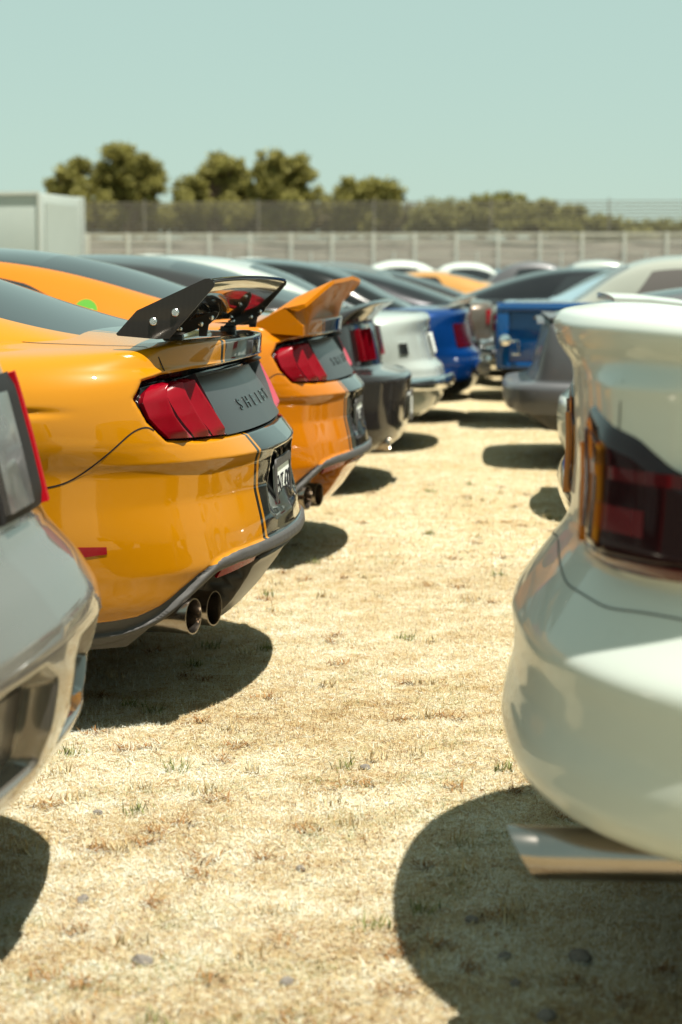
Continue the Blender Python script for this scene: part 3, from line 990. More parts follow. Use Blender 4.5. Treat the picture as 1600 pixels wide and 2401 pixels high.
# ------------------------------------------------------------------ other cars
FPLAN = [(-1.2, .955, 1, 0), (-1.9, .95, 1, 0), (-2.8, .945, 1, 0), (-3.5, .95, 1, 0), (-4.0, .93, 1, 0), (-4.35, .86, 1, .3), (-4.55, .70, 1, .75), (-4.64, .45, 1, 1), (-4.67, .2, 1, 1), (-4.675, 0, 1, 1)]
MODERN = dict(
    plan=[(0, 0, 0, 0), (-.006, .25, 0, 0), (-.03, .45, 0, 0), (-.085, .62, .06, 0), (-.19, .77, .32, 0), (-.36, .87, .72, 0), (-.65, .93, .97, 0), (-.95, .945, 1, 0)] + FPLAN,
    rear=[(-.14, .24), (-.06, .29), (-.01, .38), (0, .50), (-.01, .585), (-.07, .64), (-.095, .72), (-.125, .84), (-.11, .93), (-.13, .965), (-.17, .975)],
    side=[(.84, .22), (.88, .27), (.905, .37), (.91, .50), (.91, .58), (.915, .64), (.92, .72), (.915, .82), (.89, .90), (.84, .94), (.76, .955)],
    front=[(.1, .22), (.04, .28), (0, .38), (0, .48), (0, .55), (.02, .59), (.03, .65), (.06, .71), (.10, .75), (.15, .775), (.22, .79)],
    deck=[(-.16, .975), (-.45, .985), (-.8, .99), (-3.0, .98), (-4.3, .83)], axles=(-1.0, -3.70), wheel_r=.33, crown=2.8)
GH_NOTCH = [(-.60, .6, .95, .5, .965, .98), (-.78, .68, .955, .55, 1.02, 1.045), (-1.1, .74, .96, .57, 1.20, 1.24), (-1.45, .76, .96, .575, 1.33, 1.38), (-2.0, .77, .96, .58, 1.36, 1.41), (-2.5, .76, .95, .57, 1.34, 1.385), (-2.9, .74, .94, .58, 1.17, 1.21), (-3.4, .70, .93, .6, .98, 1.0)]
GH_FAST = [(-.22, .6, .95, .5, .965, .985), (-.42, .68, .955, .54, 1.03, 1.065), (-.8, .74, .96, .56, 1.15, 1.205), (-1.25, .77, .96, .565, 1.27, 1.33), (-1.7, .78, .96, .57, 1.315, 1.37), (-2.15, .78, .95, .57, 1.30, 1.36), (-2.55, .76, .945, .58, 1.19, 1.24), (-2.95, .74, .94, .62, 1.06, 1.09), (-3.2, .70, .93, .64, .97, .99)]
CLASSIC = dict(
    plan=[(0, 0, 0, 0), (-.003, .3, 0, 0), (-.012, .55, 0, 0), (-.03, .70, .08, 0), (-.08, .80, .4, 0), (-.20, .87, .85, 0), (-.5, .90, 1, 0), (-.9, .91, 1, 0)] + [(x, y * .955, b, f) for x, y, b, f in FPLAN],
    rear=[(-.12, .30), (-.06, .34), (-.03, .42), (-.02, .50), (-.02, .58), (-.01, .66), (0, .74), (-.005, .82), (-.02, .90), (-.05, .945), (-.10, .96)],
    side=[(.80, .26), (.84, .32), (.86, .40), (.87, .50), (.875, .58), (.875, .66), (.87, .74), (.86, .82), (.84, .88), (.79, .925), (.72, .94)],
    front=[(.1, .28), (.05, .33), (.02, .4), (0, .5), (0, .58), (0, .64), (.0, .70), (.01, .76), (.04, .82), (.08, .85), (.15, .87)],
    deck=[(-.10, .96), (-.4, .985), (-.9, .99), (-3.0, .98), (-4.3, .90)], axles=(-1.05, -3.75), wheel_r=.32, crown=2.4)
GH_CLASSIC = [(-.85, .6, .95, .5, .965, .985), (-1.0, .66, .955, .54, 1.05, 1.08), (-1.25, .70, .96, .56, 1.22, 1.26), (-1.5, .72, .96, .565, 1.34, 1.39), (-2.0, .73, .96, .57, 1.38, 1.43), (-2.5, .72, .95, .56, 1.36, 1.41), (-2.85, .71, .94, .57, 1.20, 1.24), (-3.15, .68, .93, .6, .98, 1.0)]

def gen_car(label, loc, rz, sp, gh, col, roof=None, lamps=(), group=None, rim=None, glass=(-1.4, -.7, .88, .05), shield=(-3.2, -2.5, .9, .05),
            sides=None, chrome=False, extra=None, gm=None, house_mat=None, pu=7, pv=6, plate_text=None, plate_z=.72, valance=None, cat='car', lamp_mat=None, name='parked_car'):
    root = empty(name, loc, rz, label, cat, group)
    sh = Shell(sp, pu, pv)
    if extra and 'shape' in extra: extra['shape'](sh)
    pm = sh.pm(18)
    arches(pm, sp)
    if valance:
        V = pm.arr(); pm.cut(V[:, 2] - valance, mat=1)
    hs = house_parts(root, gh, None, roof_mat=(1 if roof == 'black' else 0) if not isinstance(roof, tuple) else 3, backlight=glass, windshield=shield,
                     side=sides or [[(-1.35, .10), (-2.95, .10), (-2.62, .82), (-1.55, .82)]], pu=7, gm=gm)
    if house_mat is not None: hs.M = [house_mat] * len(hs.M)
    pm.join(hs)
    bv = bvh_of(pm) if extra and 'seams' in extra else None
    for ln in (extra or {}).get('seams', []):
        for q in (ln, mirror(ln)):
            rb = ribbon(bv, q, .0032, .0012); rb.M = [2] * len(rb.F); pm.join(rb)
    mats = [col, M_BLACKGLOSS, M_SEAMSOFT] + ([roof[0]] if isinstance(roof, tuple) else [])
    pm.build('body', mats, root)
    sh.underside('underbody', M_UNDER, root)
    for (u0, u1, z0, z1, off) in lamps:
        for sgn in (-1, 1):
            patch_obj('taillight', sh, [(sgn * u0, z0), (sgn * u1, z0), (sgn * u1, z1), (sgn * u0, z1)], off, lamp_mat or M_RED, root, n=12, m=6)
    if chrome:
        z0, z1, o = chrome
        P = patch(sh, [(-7.2, z0), (7.2, z0), (7.2, z1), (-7.2, z1)], lambda S, T: .05 + o * np.sin(np.pi * T) ** .6, n=50, m=10, skirt=.06)
        PM.grid(P, flip=orient(P)).build('bumper', M_CHROME, root, merge=None, deg=50)
    if plate_text is not None:
        p, nn = sh.at([0.01], [plate_z], .012)
        plate(root, p[0][0], plate_z, math.atan2(nn[0][2], nn[0][0]), plate_text, .30, .15, frame=False)
    nf = len(sp['plan']) - 1
    for sgn in (-1, 1):
        patch_obj('headlight', sh, [(sgn * (nf - 4.2), .58), (sgn * (nf - 2.6), .58), (sgn * (nf - 2.6), .67), (sgn * (nf - 4.2), .69)], .006, M_CLEARLENS, root, n=8, m=4)
        mm = MB()
        bm = bmesh.new(); bmesh.ops.create_uvsphere(bm, u_segments=12, v_segments=8, radius=1)
        bmesh.ops.scale(bm, vec=(.06, .10, .065), verts=bm.verts); bm.verts.index_update()
        mm.add([v.co.copy() for v in bm.verts], [[v.index for v in f.verts] for f in bm.faces]); bm.free()
        mm.tube([(0, 0, -.02), (.0, -sgn * .14, -.05)], .02, 6)
        mm.build('mirror', col, root, loc=(-2.75, sgn * (max(a[0] for a in sp['side']) + .04), 1.0))
    running_gear(root, sp, rim or M_RIM, 5, .22)
    return root, sh

def lip_spoiler(root, mat, x, z, half, up=.05, chord=.16, th=.02, name='rear_spoiler', legs=True, sweep=.12):
    m = MB(); n = 25
    ys = np.linspace(-half, half, n); V = []; F = []
    for yy in ys:
        a = abs(yy) / half
        dx = -sweep * a ** 2.2; dz = -.02 * a ** 3
        te = (x + dx, z + up + dz); le = (x - chord + dx * .9, z + dz + th)
        c = [(te[0], te[1]), (te[0] - .004, te[1] - th * .7), ((te[0] + le[0]) / 2, (te[1] + le[1]) / 2 - th), (le[0], le[1] - th * .8), (le[0] - .01, le[1]), ((te[0] + le[0]) / 2, (te[1] + le[1]) / 2 + th * .25)]
        V += [(p[0], yy, p[1]) for p in c]
    k = 6
    for i in range(n - 1):
        for j in range(k): F.append([i * k + j, i * k + (j + 1) % k, (i + 1) * k + (j + 1) % k, (i + 1) * k + j])
    F += [list(range(k)), [(n - 1) * k + j for j in range(k)][::-1]]
    m.add(V, F)
    if legs:
        for sgn in (-1, 1):
            m.prism([(x - chord - .02, z - .10), (x - chord * .5, z - .10), (x - chord * .3, z + up * .5), (x - chord * .9, z + th * .6)], sgn * half * .72 - .015, sgn * half * .72 + .015, 'xz')
    return m.build(name, mat, root, deg=50)
# ------------------------------------------------------------------ the white car (near, right) and the silver car (near, left)
WHITE = dict(
    plan=[(0, 0, 0, 0), (-.006, .2, 0, 0), (-.03, .38, 0, 0), (-.075, .53, .0, 0), (-.15, .67, .06, 0), (-.265, .79, .25, 0), (-.42, .875, .6, 0), (-.65, .92, .92, 0), (-.95, .93, 1, 0)] + FPLAN,
    rear=[(-.16, .345), (-.07, .362), (-.015, .39), (0, .43), (-.006, .48), (-.022, .53), (-.024, .59), (-.016, .638), (-.056, .695), (-.100, .755), (-.13, .80), (-.135, .90), (-.13, 1.02), (-.125, 1.075), (-.095, 1.115), (-.085, 1.15), (-.10, 1.172), (-.16, 1.18)],
    side=[(.76, .375), (.82, .388), (.868, .41), (.884, .43), (.894, .48), (.897, .53), (.897, .59), (.896, .638), (.855, .695), (.832, .755), (.825, .80), (.815, .88), (.80, .97), (.797, 1.03), (.832, 1.075), (.852, 1.105), (.842, 1.125), (.79, 1.135)], edge=[(0, 0), (-.5, 0), (-.95, -.11), (-5, -.11)],
    front=[(.1, .22), (.06, .26), (.02, .32), (0, .38), (0, .43), (0, .48), (0, .52), (.0, .55), (.01, .58), (.02, .61), (.03, .64), (.05, .68), (.07, .71), (.1, .73), (.13, .745), (.16, .76), (.19, .77), (.24, .78)],
    deck=[(-.16, 1.18), (-.28, 1.165), (-.42, 1.125), (-.6, 1.09), (-.8, 1.08), (-3.0, 1.0), (-4.3, .83)], axles=(-1.0, -3.70), wheel_r=.33, crown=3.2, sr=.2, ss=.5)
W_X, W_Y = .02, 3.23

def flat_tail(sh):
    P = sh.P; y = np.abs(P[..., 1]); z = P[..., 2]
    k = sstep(.76, .82, z) * sstep(1.11, 1.06, z) * np.where(P[..., 0] > -.6, 1, 0)
    add = np.interp(y, [0, .2, .38, .50, .62, .74, .82], [0, .006, .030, .060, .055, .02, 0])
    P[..., 0] += k * add
    sh.P0 = P.copy()

def white_car():
    root, sh = gen_car('white coupe with a ducktail lip and dark smoked tail lamps at the front', (W_X, W_Y, 0), math.pi, WHITE, GH_NOTCH, M_WHITE, pu=14, pv=12,
                       group='cars parked in the facing row', glass=(-1.4, -.7, .88, .05), rim=M_RIM, extra={'shape': flat_tail, 'seams': [[(-.181, .518, 1.07), (-.172, .52, 1.031), (-.165, .52, 1.0)], [(-.10, .02, .757), (-.095, .18, .742), (-.102, .317, .727), (-.157, .508, .722), (-.30, .69, .728), (-.5, .78, .74)]]})
    for sgn in (-1, 1):
        # wrap-around lamp: rounded inner end, tapering along the flank
        def uz(S, T):
            ul = np.interp(T, [0, .12, .3, .7, .88, 1], [2.0, 1.6, 1.38, 1.38, 1.6, 2.1])
            u = ul + (7.2 - ul) * S
            zb = np.interp(u, [.8, 1.5, 2.5, 4.2, 7.2], [.815, .79, .783, .798, .80])
            zt = np.interp(u, [.8, 1.4, 2.0, 3.07, 3.7, 4.3, 5.5, 7.2], [.985, 1.02, 1.03, 1.009, .99, .947, .89, .84])
            return u * sgn, zb + (zt - zb) * T
        P = patch(sh, [(0, 0)] * 4, lambda S, T: .016 * np.minimum(1, 7 * np.minimum(np.minimum(S, 1 - S), np.minimum(T, 1 - T))) ** .6, n=60, m=30, uz=uz)
        lm = PM.grid(P, flip=orient(P)).build('taillight', M_SMOKE, root, merge=None, deg=40)
        for (u0, u1, z0, z1, mt, nm) in ((1.80, 1.97, .805, .965, M_AMBER, 'turn_lens'), (2.9, 3.9, .845, .885, M_REDGLOW, 'brake_lens'), (2.2, 4.6, .797, .812, M_REDDARK, 'brake_lens'), (2.1, 2.25, .83, .99, M_REDDARK, 'brake_lens'), (2.5, 4.4, .925, .945, M_REDDARK, 'brake_lens')):
            Q = patch(sh, [(sgn * u0, z0), (sgn * u1, z0), (sgn * u1, z1), (sgn * u0, z1)], .0175, n=8, m=6, skirt=.004)
            PM.grid(Q, flip=orient(Q)).build(nm, mt, lm, merge=None, deg=40)
    pipes(root, [(-.035, .50, .325), (-.16, -.50, .325)], M_PIPE, .043, .75, slant=.6)
    return root, sh

SILVER = dict(
    plan=[(0, 0, 0, 0), (-.006, .25, 0, 0), (-.025, .42, 0, 0), (-.065, .57, .0, 0), (-.14, .70, .10, 0), (-.26, .81, .35, 0), (-.42, .885, .72, 0), (-.65, .925, .96, 0), (-.95, .935, 1, 0)] + FPLAN,
    rear=[(-.20, .27), (-.11, .31), (-.075, .335), (-.055, .365), (-.045, .385), (-.014, .46), (0, .54), (-.003, .60), (-.012, .632), (-.05, .69), (-.105, .745), (-.125, .785), (-.15, .90), (-.18, 1.02), (-.19, 1.06), (-.19, 1.10), (-.23, 1.11)],
    side=[(.82, .27), (.86, .31), (.88, .36), (.895, .41), (.90, .44), (.905, .50), (.905, .57), (.90, .63), (.90, .67), (.895, .71), (.89, .76), (.89, .80), (.885, .87), (.87, .93), (.85, .965), (.80, .99), (.74, 1.0)],
    front=[(.1, .22), (.06, .26), (.02, .32), (0, .38), (0, .43), (0, .48), (0, .52), (.0, .55), (.01, .58), (.02, .61), (.03, .64), (.05, .68), (.07, .71), (.1, .73), (.13, .745), (.19, .77), (.24, .78)],
    deck=[(-.23, 1.11), (-.35, 1.09), (-.6, 1.07), (-.8, 1.07), (-3.0, 1.0), (-4.3, .83)], axles=(-1.0, -3.70), wheel_r=.33, crown=3.0, sr=.16)
S_X, S_Y = -.735, 2.98

def silver_car():
    def shape(sh):
        P = sh.P
        y = P[..., 1]; z = P[..., 2]
        pr = np.where(P[..., 0] > -.5, sdpoly(np.abs(y), z, [(.08, .545), (.14, .575), (.40, .575), (.54, .55), (.58, .45), (.50, .40), (.08, .40)], .005), 1)
        sh.rec = pr
        P[..., 0] -= .05 * sstep(.006, -.02, pr)
        sh.P0 = P.copy()
    root, sh = gen_car('silver grey coupe with a chrome-rimmed tail lamp, foremost in its row', (S_X, S_Y, 0), 0, SILVER, GH_NOTCH, M_SILVER, pu=14, pv=14,
                       group='cars parked in the row facing away', glass=(-1.4, -.7, .88, .05), extra={'shape': shape}, valance=.382)
    for sgn in (-1, 1):
        P = patch(sh, [(.12 * sgn, .795), (2.05 * sgn, .79), (2.15 * sgn, 1.045), (.12 * sgn, 1.045)], lambda S, T: .010 + .01 * np.minimum(1, 8 * np.minimum(np.minimum(S, 1 - S), np.minimum(T, 1 - T))), n=30, m=20)
        lm = PM.grid(P, flip=orient(P)).build('taillight', M_SURROUND, root, merge=None, deg=40)
        for (u0, u1, u2, u3, z0, z1, off, mt, nm) in ((1.87, 2.10, 2.22, 1.98, .79, 1.042, .024, M_REDLIT, 'red_lens'), (.2, 1.03, 1.10, .2, .81, 1.015, .025, M_LAMPCHROME, 'clear_lens')):
            Q = patch(sh, [(sgn * u0, z0), (sgn * u1, z0), (sgn * u2, z1), (sgn * u3, z1)], off, n=12, m=12, skirt=.01 if nm == 'clear_lens' else .006)
            PM.grid(Q, flip=orient(Q)).build(nm, mt, lm, merge=None, deg=40)
    # grey insert in the bumper recess
    for sgn in (-1, 1):
        patch_obj('bumper_insert', sh, [(sgn * .12, .415), (sgn * .50, .415), (sgn * .51, .545), (sgn * .13, .545)], .004, M_INSERT, root, yz=True, base=True, n=30)
    pipes(root, [(-.125, .55, .335), (-.125, -.55, .335)], M_CHROME, .03, .4, slant=.4)
    return root, sh
ROWA = 'cars parked in the row facing away'
ROWB = 'cars parked in the facing row'
ROWC = 'cars far behind the rows'
c1 = empty('parked_car', CAR1['loc'], CAR1['rz'], 'orange coupe with black stripes and a black wing on end plates', 'car', ROWA)
HSH = hero_common(c1)
c2 = copy_tree(c1); c2.location = (-.565, 8.02, 0); c2.rotation_euler = (0, 0, R(-1.0))
c2['label'] = 'orange coupe with black roof and orange deck spoiler, second orange car'
for ch in c2.children:
    if ch.name.startswith('diffuser_fairing'):
        ch.material_slots[0].link = 'OBJECT'; ch.material_slots[0].material = M_ORANGEDEEP
    if ch.name.startswith(('body', 'mirror')):
        ch.material_slots[0].link = 'OBJECT'; ch.material_slots[0].material = M_ORANGEDEEP
wing(c1); deck_spoiler(c2)
def sticker(name, parent, centre, normal, r, mats, split=False):
    n_ = Vector(normal).normalized(); a_ = n_.cross(Vector((0, 0, 1))).normalized(); b_ = a_.cross(n_)
    c_ = Vector(centre)
    rings = [c_] + [c_ + (a_ * math.cos(t) + b_ * math.sin(t)) * q for q in (r * .6, r) for t in [2 * math.pi * k / 24 for k in range(24)]]
    F_ = [[0, 1 + k, 1 + (k + 1) % 24] for k in range(24)] + [[1 + k, 25 + k, 25 + (k + 1) % 24, 1 + (k + 1) % 24] for k in range(24)]
    fm = [1 if split and k > 10 else 0 for k in range(24)] + [0] * 24
    return link_mesh(name, rings, F_, mats, parent, fm, smooth=False)
_hb = bvh_of(House(HERO_GH, pu=12).pm())
_r = _hb.find_nearest(Vector((-1.12, -.74, 1.13)))
sticker('round_sticker', c2, _r[0] + Vector((0, -.006, .002)), (0, -.93, .3), .05, [M_GREEN, M_PLATE], True)
WR, WSH = white_car()
SR, SSH = silver_car()
# ---- the row facing away, going back
def eleanor(sh):
    pass
ELEANOR = dict(MODERN)
ELEANOR.update(rear=[(-.12, .24), (-.05, .29), (-.02, .38), (-.01, .50), (-.005, .59), (0, .655), (-.03, .675), (-.18, .705), (-.20, .80), (-.22, .90), (-.235, .98), (-.17, 1.05), (-.10, 1.09), (-.14, 1.10)],
               side=[(.84, .22), (.88, .27), (.905, .37), (.91, .50), (.915, .59), (.92, .64), (.92, .68), (.92, .72), (.92, .79), (.915, .86), (.90, .92), (.86, .97), (.79, 1.0), (.72, 1.01)],
               front=[(.1, .22), (.04, .28), (0, .38), (0, .48), (0, .54), (.0, .58), (.02, .61), (.03, .65), (.06, .71), (.08, .73), (.10, .75), (.13, .77), (.17, .785), (.22, .79)],
               deck=[(-.14, 1.10), (-.26, 1.06), (-.45, 1.04), (-.8, 1.03), (-3.0, .99), (-4.3, .85)], sr=.12)
c3, s3 = gen_car('dark grey fastback with upswept tail and barred red lamps beside an orange coupe', (-.49, 10.65, 0), 0, ELEANOR, HERO_GH, M_DARKGREY, group=ROWA,
                 glass=(-1.38, -.5, .9, .06), shield=(-3.0, -2.15, .9, .06), pu=12, pv=10)
_r = _hb.find_nearest(Vector((-.86, -.38, 1.3)))
sticker('window_sticker', c3, _r[0] + _r[1] * (.004 if _r[1].z > 0 else -.004), _r[1] if _r[1].z > 0 else -_r[1], .045, M_YELLOW)
for sgn in (-1, 1):
    P = patch(s3, [(.16 * sgn, .735), (.68 * sgn, .735), (.68 * sgn, .955), (.16 * sgn, .955)], .004, n=20, m=10, yz=True)
    bz = PM.grid(P, flip=orient(P)).build('lamp_bezel', M_BLACKGLOSS, c3, merge=None, deg=40)
    for k in range(3):
        a = .62 - k * .115
        Q = patch(s3, [(sgn * (a - .085), .755), (sgn * a, .755), (sgn * a, .935), (sgn * (a - .085), .935)], lambda S, T: .012 + .022 * S, n=6, m=6, yz=True, skirt=.02)
        PM.grid(Q, flip=orient(Q)).build('taillight', M_RED, bz, merge=None, deg=30)
pipes(c3, [(-.10, -.5, .28), (-.10, .5, .28)], M_TIP, .045, .3)
plate(c3, -.005, .47, R(0), '', .3, .15)

c4, s4 = gen_car('pearl white coupe with chrome bumper between the dark fastback and the blue sedan', (-.36, 13.2, 0), 0, MODERN, GH_NOTCH, M_PEARL, group=ROWA,
                 lamps=((3.8, 4.3, .69, .77, .01),), lamp_mat=M_CHROME, chrome=(.44, .53, .03), plate_text='', plate_z=.75)
patch_obj('trunk_badge', s4, [(-.3, .845), (.3, .845), (.3, .87), (-.3, .87)], .01, M_CHROME, c4, yz=True)
c5, s5 = gen_car('deep blue sedan with dark red wrap-around lamps', (-.10, 15.75, 0), 0, MODERN, GH_NOTCH, M_BLUE, group=ROWA, lamps=((1.6, 3.6, .64, .84, .01),), lamp_mat=M_REDDARK, house_mat=1, valance=.36)
lip_spoiler(c5, M_PEARL, -.10, .97, .62, .05, .18)
c6, s6 = gen_car('black notchback coupe with a low rear lip beyond the blue sedan', (-.12, 18.3, 0), 0, MODERN, GH_FAST, M_BLACKCAR, group=ROWA, lamps=((3.0, 4.8, .72, .84, .01),), glass=(-1.25, -.35, .9, .05))
lip_spoiler(c6, M_BLACKCAR, -.06, .97, .65, .06, .18)
c7, s7 = gen_car('brown classic saloon with chrome bumpers, last tail showing in the aisle', (.03, 21.2, 0), 0, CLASSIC, GH_CLASSIC, M_TAUPE, group=ROWA, lamps=((3.2, 4.2, .70, .86, .012),), chrome=(.40, .54, .06), plate_text='', plate_z=.62)
c8, s8 = gen_car('charcoal coupe with a long sloping rear window far back in the row', (-.1, 24.0, 0), 0, MODERN, GH_FAST, M_DARKGREY, group=ROWA, lamps=((3.0, 4.8, .72, .84, .01),), glass=(-1.25, -.35, .9, .05))
# ---- the facing row, going back
PI = math.pi
r1, q1 = gen_car('cream classic car with a rounded chrome bumper half hidden by the white coupe', (.37, 6.6, 0), PI, CLASSIC, GH_CLASSIC, M_CREAM, group=ROWB, lamps=((3.0, 4.0, .68, .84, .012),), chrome=(.37, .55, .10), pu=9, pv=8)
r2, q2 = gen_car('pale coupe with a raised white wing, only its wing and boot showing', (.34, 9.5, 0), PI, MODERN, GH_NOTCH, M_WHITE, group=ROWB, lamps=((3.3, 4.6, .66, .80, .01),))
lip_spoiler(r2, M_WHITE, -.22, 1.09, .74, .06, .36, .03, sweep=.02)
WEDGE = dict(MODERN)
WEDGE.update(rear=[(-.20, .32), (-.12, .35), (-.02, .38), (0, .44), (0, .52), (-.02, .545), (-.16, .56), (-.20, .62), (-.24, .76), (-.30, .93), (-.28, .965), (-.34, .975)],
             side=[(.86, .24), (.89, .29), (.91, .37), (.93, .44), (.93, .52), (.915, .545), (.90, .565), (.90, .63), (.885, .76), (.86, .88), (.83, .93), (.78, .95)],
             front=[(.1, .22), (.04, .28), (0, .38), (0, .46), (0, .52), (.02, .55), (.03, .58), (.06, .62), (.10, .68), (.15, .72), (.2, .74), (.26, .75)],
             plan=[(0, 0, 0, 0), (-.004, .3, 0, 0), (-.012, .5, 0, 0), (-.03, .66, .04, 0), (-.08, .79, .3, 0), (-.2, .88, .8, 0), (-.5, .93, 1, 0), (-.95, .945, 1, 0)] + FPLAN, sr=.1, ss=.35,
             deck=[(-.34, .975), (-.6, .97), (-.8, .97), (-3.0, .93), (-4.3, .78)])
GH_LOW = [(a, b, c - .02, d, .95 + (e - .965) * .62, .965 + (f - .985) * .62) for a, b, c, d, e, f in GH_FAST]
r3, q3 = gen_car('satin grey wedge-shaped coupe with a full-width bumper and a slatted tail', (.06, 12.2, 0), PI, WEDGE, GH_LOW, M_MATTEGREY, group=ROWB, valance=.36, glass=(-1.25, -.35, .9, .05), pu=9, pv=8)
patch_obj('tail_louvre', q3, [(-.72, .66), (.72, .66), (.70, .90), (-.70, .90)], .006, M_INSERT, r3, yz=True)
for sgn in (-1, 1):
    patch_obj('side_marker', q3, [(sgn * 5.75, .43), (sgn * 6.15, .43), (sgn * 6.15, .475), (sgn * 5.75, .475)], .003, M_REDGLOW, r3)
lip_spoiler(r3, M_MATTEGREY, -.26, .965, .78, .03, .12, .02, legs=False, sweep=.03)

def pickup(loc, rz, label, group):
    root = empty('pickup_truck', loc, rz, label, 'pickup truck', group)
    # bed: four walls with a raised rim, corner posts and an inset panel on each side
    def wall(name, c, d, n):
        m = MB(); m.box(c, d, bev=.012)
        return m.build(name, M_TRUCKBLUE, root)
    L = 1.95; W = .88; zb, zt = .50, 1.0
    for s in (-1, 1):
        m = MB()
        m.box((-L / 2, s * (W - .03), (zb + zt) / 2), (L - .02, .04, zt - zb - .03), bev=.006)
        m.box((-L / 2, s * W, zt - .02), (L, .075, .045), bev=.012)
        m.box((-L / 2, s * W, zb + .02), (L, .06, .05), bev=.012)
        for x in (-.05, -L + .05): m.box((x, s * W, (zb + zt) / 2), (.10, .062, zt - zb), bev=.012)
        m.build('bed_side', M_TRUCKBLUE, root)
        f = MB()
        f.box((-.07, s * (W + .035), .73), (.02, .02, .06), bev=.004)
        f.lathe([(0, .002), (0, .05), (.03 * s, .052), (.06 * s, .045), (.075 * s, .02), (.078 * s, .001)], (-.07, s * (W + .035), .73), 'y', 18)
        f.build('lamp', M_CHROME, root)
        h = MB(); h.tube([(-.12, s * (W + .03), .72), (-.18, s * (W + .06), .72), (-.19, s * (W + .06), .62), (-.13, s * (W + .03), .615)], .012, 8)
        h.build('tie_hook', M_CHROME, root)
        fn = MB()
        a = [(-1.0 + .50 * math.cos(t), .36 + .47 * math.sin(t)) for t in np.linspace(-.1, math.pi + .1, 22)] + [(-1.0 + .42 * math.cos(t), .36 + .40 * math.sin(t)) for t in np.linspace(math.pi + .1, -.1, 22)]
        fn.prism(a, s * W, s * (W + .10), 'xz')
        fn.build('fender', M_TRUCKBLUE, root)
    m = MB(); m.box((-.02, 0, (zb + zt) / 2), (.04, 2 * W - .1, zt - zb - .02), bev=.008); m.box((-.005, 0, (zb + zt) / 2), (.03, 2 * W - .5, .22), bev=.01)
    m.build('tailgate', M_TRUCKBLUE, root)
    m = MB(); m.box((-L / 2, 0, zb + .02), (L, 2 * W - .1, .05)); m.box((-2.3, 0, .44), (4.5, .8, .12)); m.build('bed_floor', M_UNDER, root)
    m = MB(); m.tube([(.10, -.8, .50), (.13, -.4, .50), (.13, .4, .50), (.10, .8, .50)], .06, 10); m.build('bumper', M_CHROME, root)
    sp = dict(CLASSIC)
    # cab and bonnet
    gh = [(-2.02, .80, .55, .70, 1.0, 1.0), (-2.04, .82, .55, .72, 1.35, 1.40), (-2.2, .85, .55, .70, 1.62, 1.68), (-2.7, .86, .55, .70, 1.66, 1.73), (-3.1, .86, .55, .70, 1.58, 1.64), (-3.35, .86, .55, .74, 1.25, 1.30), (-3.5, .86, .55, .78, 1.05, 1.10), (-4.4, .80, .55, .66, 1.0, 1.06), (-4.75, .7, .55, .6, .9, .95), (-4.8, .6, .55, .5, .6, .62)]
    pm = house_parts(root, gh, None, roof_mat=0, backlight=(-2.16, -2.03, .75, .03), windshield=(-3.36, -3.12, .85, .03), side=[[(-2.25, .60), (-3.2, .60), (-3.05, .92), (-2.3, .92)]], pu=10)
    pm.build('cab', [M_TRUCKBLUE, M_BLACKGLOSS], root)
    for x in (-1.0, -3.9):
        for s in (-1, 1): wheel(root, x, s * .80, .36, .20, M_CHROME, M_TYRE, 5, s)
    for s in (-1, 1):
        h = MB(); h.lathe([(0, .001), (-.02, .06), (-.01, .085), (.03, .09)], (-4.79, s * .52, .80), 'x', 18); h.build('headlight', M_CLEARLENS, root)
    return root
pickup((.02, 15.3, 0), PI, 'old blue pickup truck with a framed cargo bed and chrome corner lamp', ROWB)
r5, q5 = gen_car('large cream classic saloon with a high rounded roof, behind the blue pickup', (-.05, 18.6, 0), PI, CLASSIC, [(a, b, c, d, e + (.03 if e > 1.1 else 0), f + (.04 if f > 1.1 else 0)) for a, b, c, d, e, f in GH_CLASSIC], M_CREAM, group=ROWB, lamps=((3.2, 4.2, .70, .86, .012),), chrome=(.40, .54, .06),
                 gm=M_PALEGLASS, sides=[[(-1.42, .14), (-1.95, .14), (-1.95, .80), (-1.62, .80)], [(-2.02, .14), (-2.95, .14), (-2.62, .80), (-2.02, .80)]])
r6, q6 = gen_car('dark fastback with a long sloping rear window beyond the pickup', (-.65, 23.0, 0), PI, MODERN, GH_FAST, M_BLACKCAR, group=ROWB, lamps=((3.0, 4.8, .72, .84, .01),), glass=(-1.6, -.35, .93, .05))
r7, q7 = gen_car('pale blue coupe with dark glass next to the cream saloon', (-.02, 20.6, 0), PI, MODERN, GH_NOTCH, M_ICE, group=ROWB, lamps=((3.3, 4.6, .66, .80, .01),))
r8, q8 = gen_car('dark grey notchback far back in the facing row', (-.2, 25.6, 0), PI, MODERN, GH_NOTCH, M_MATTEGREY, group=ROWB, lamps=((3.3, 4.6, .66, .80, .01),))
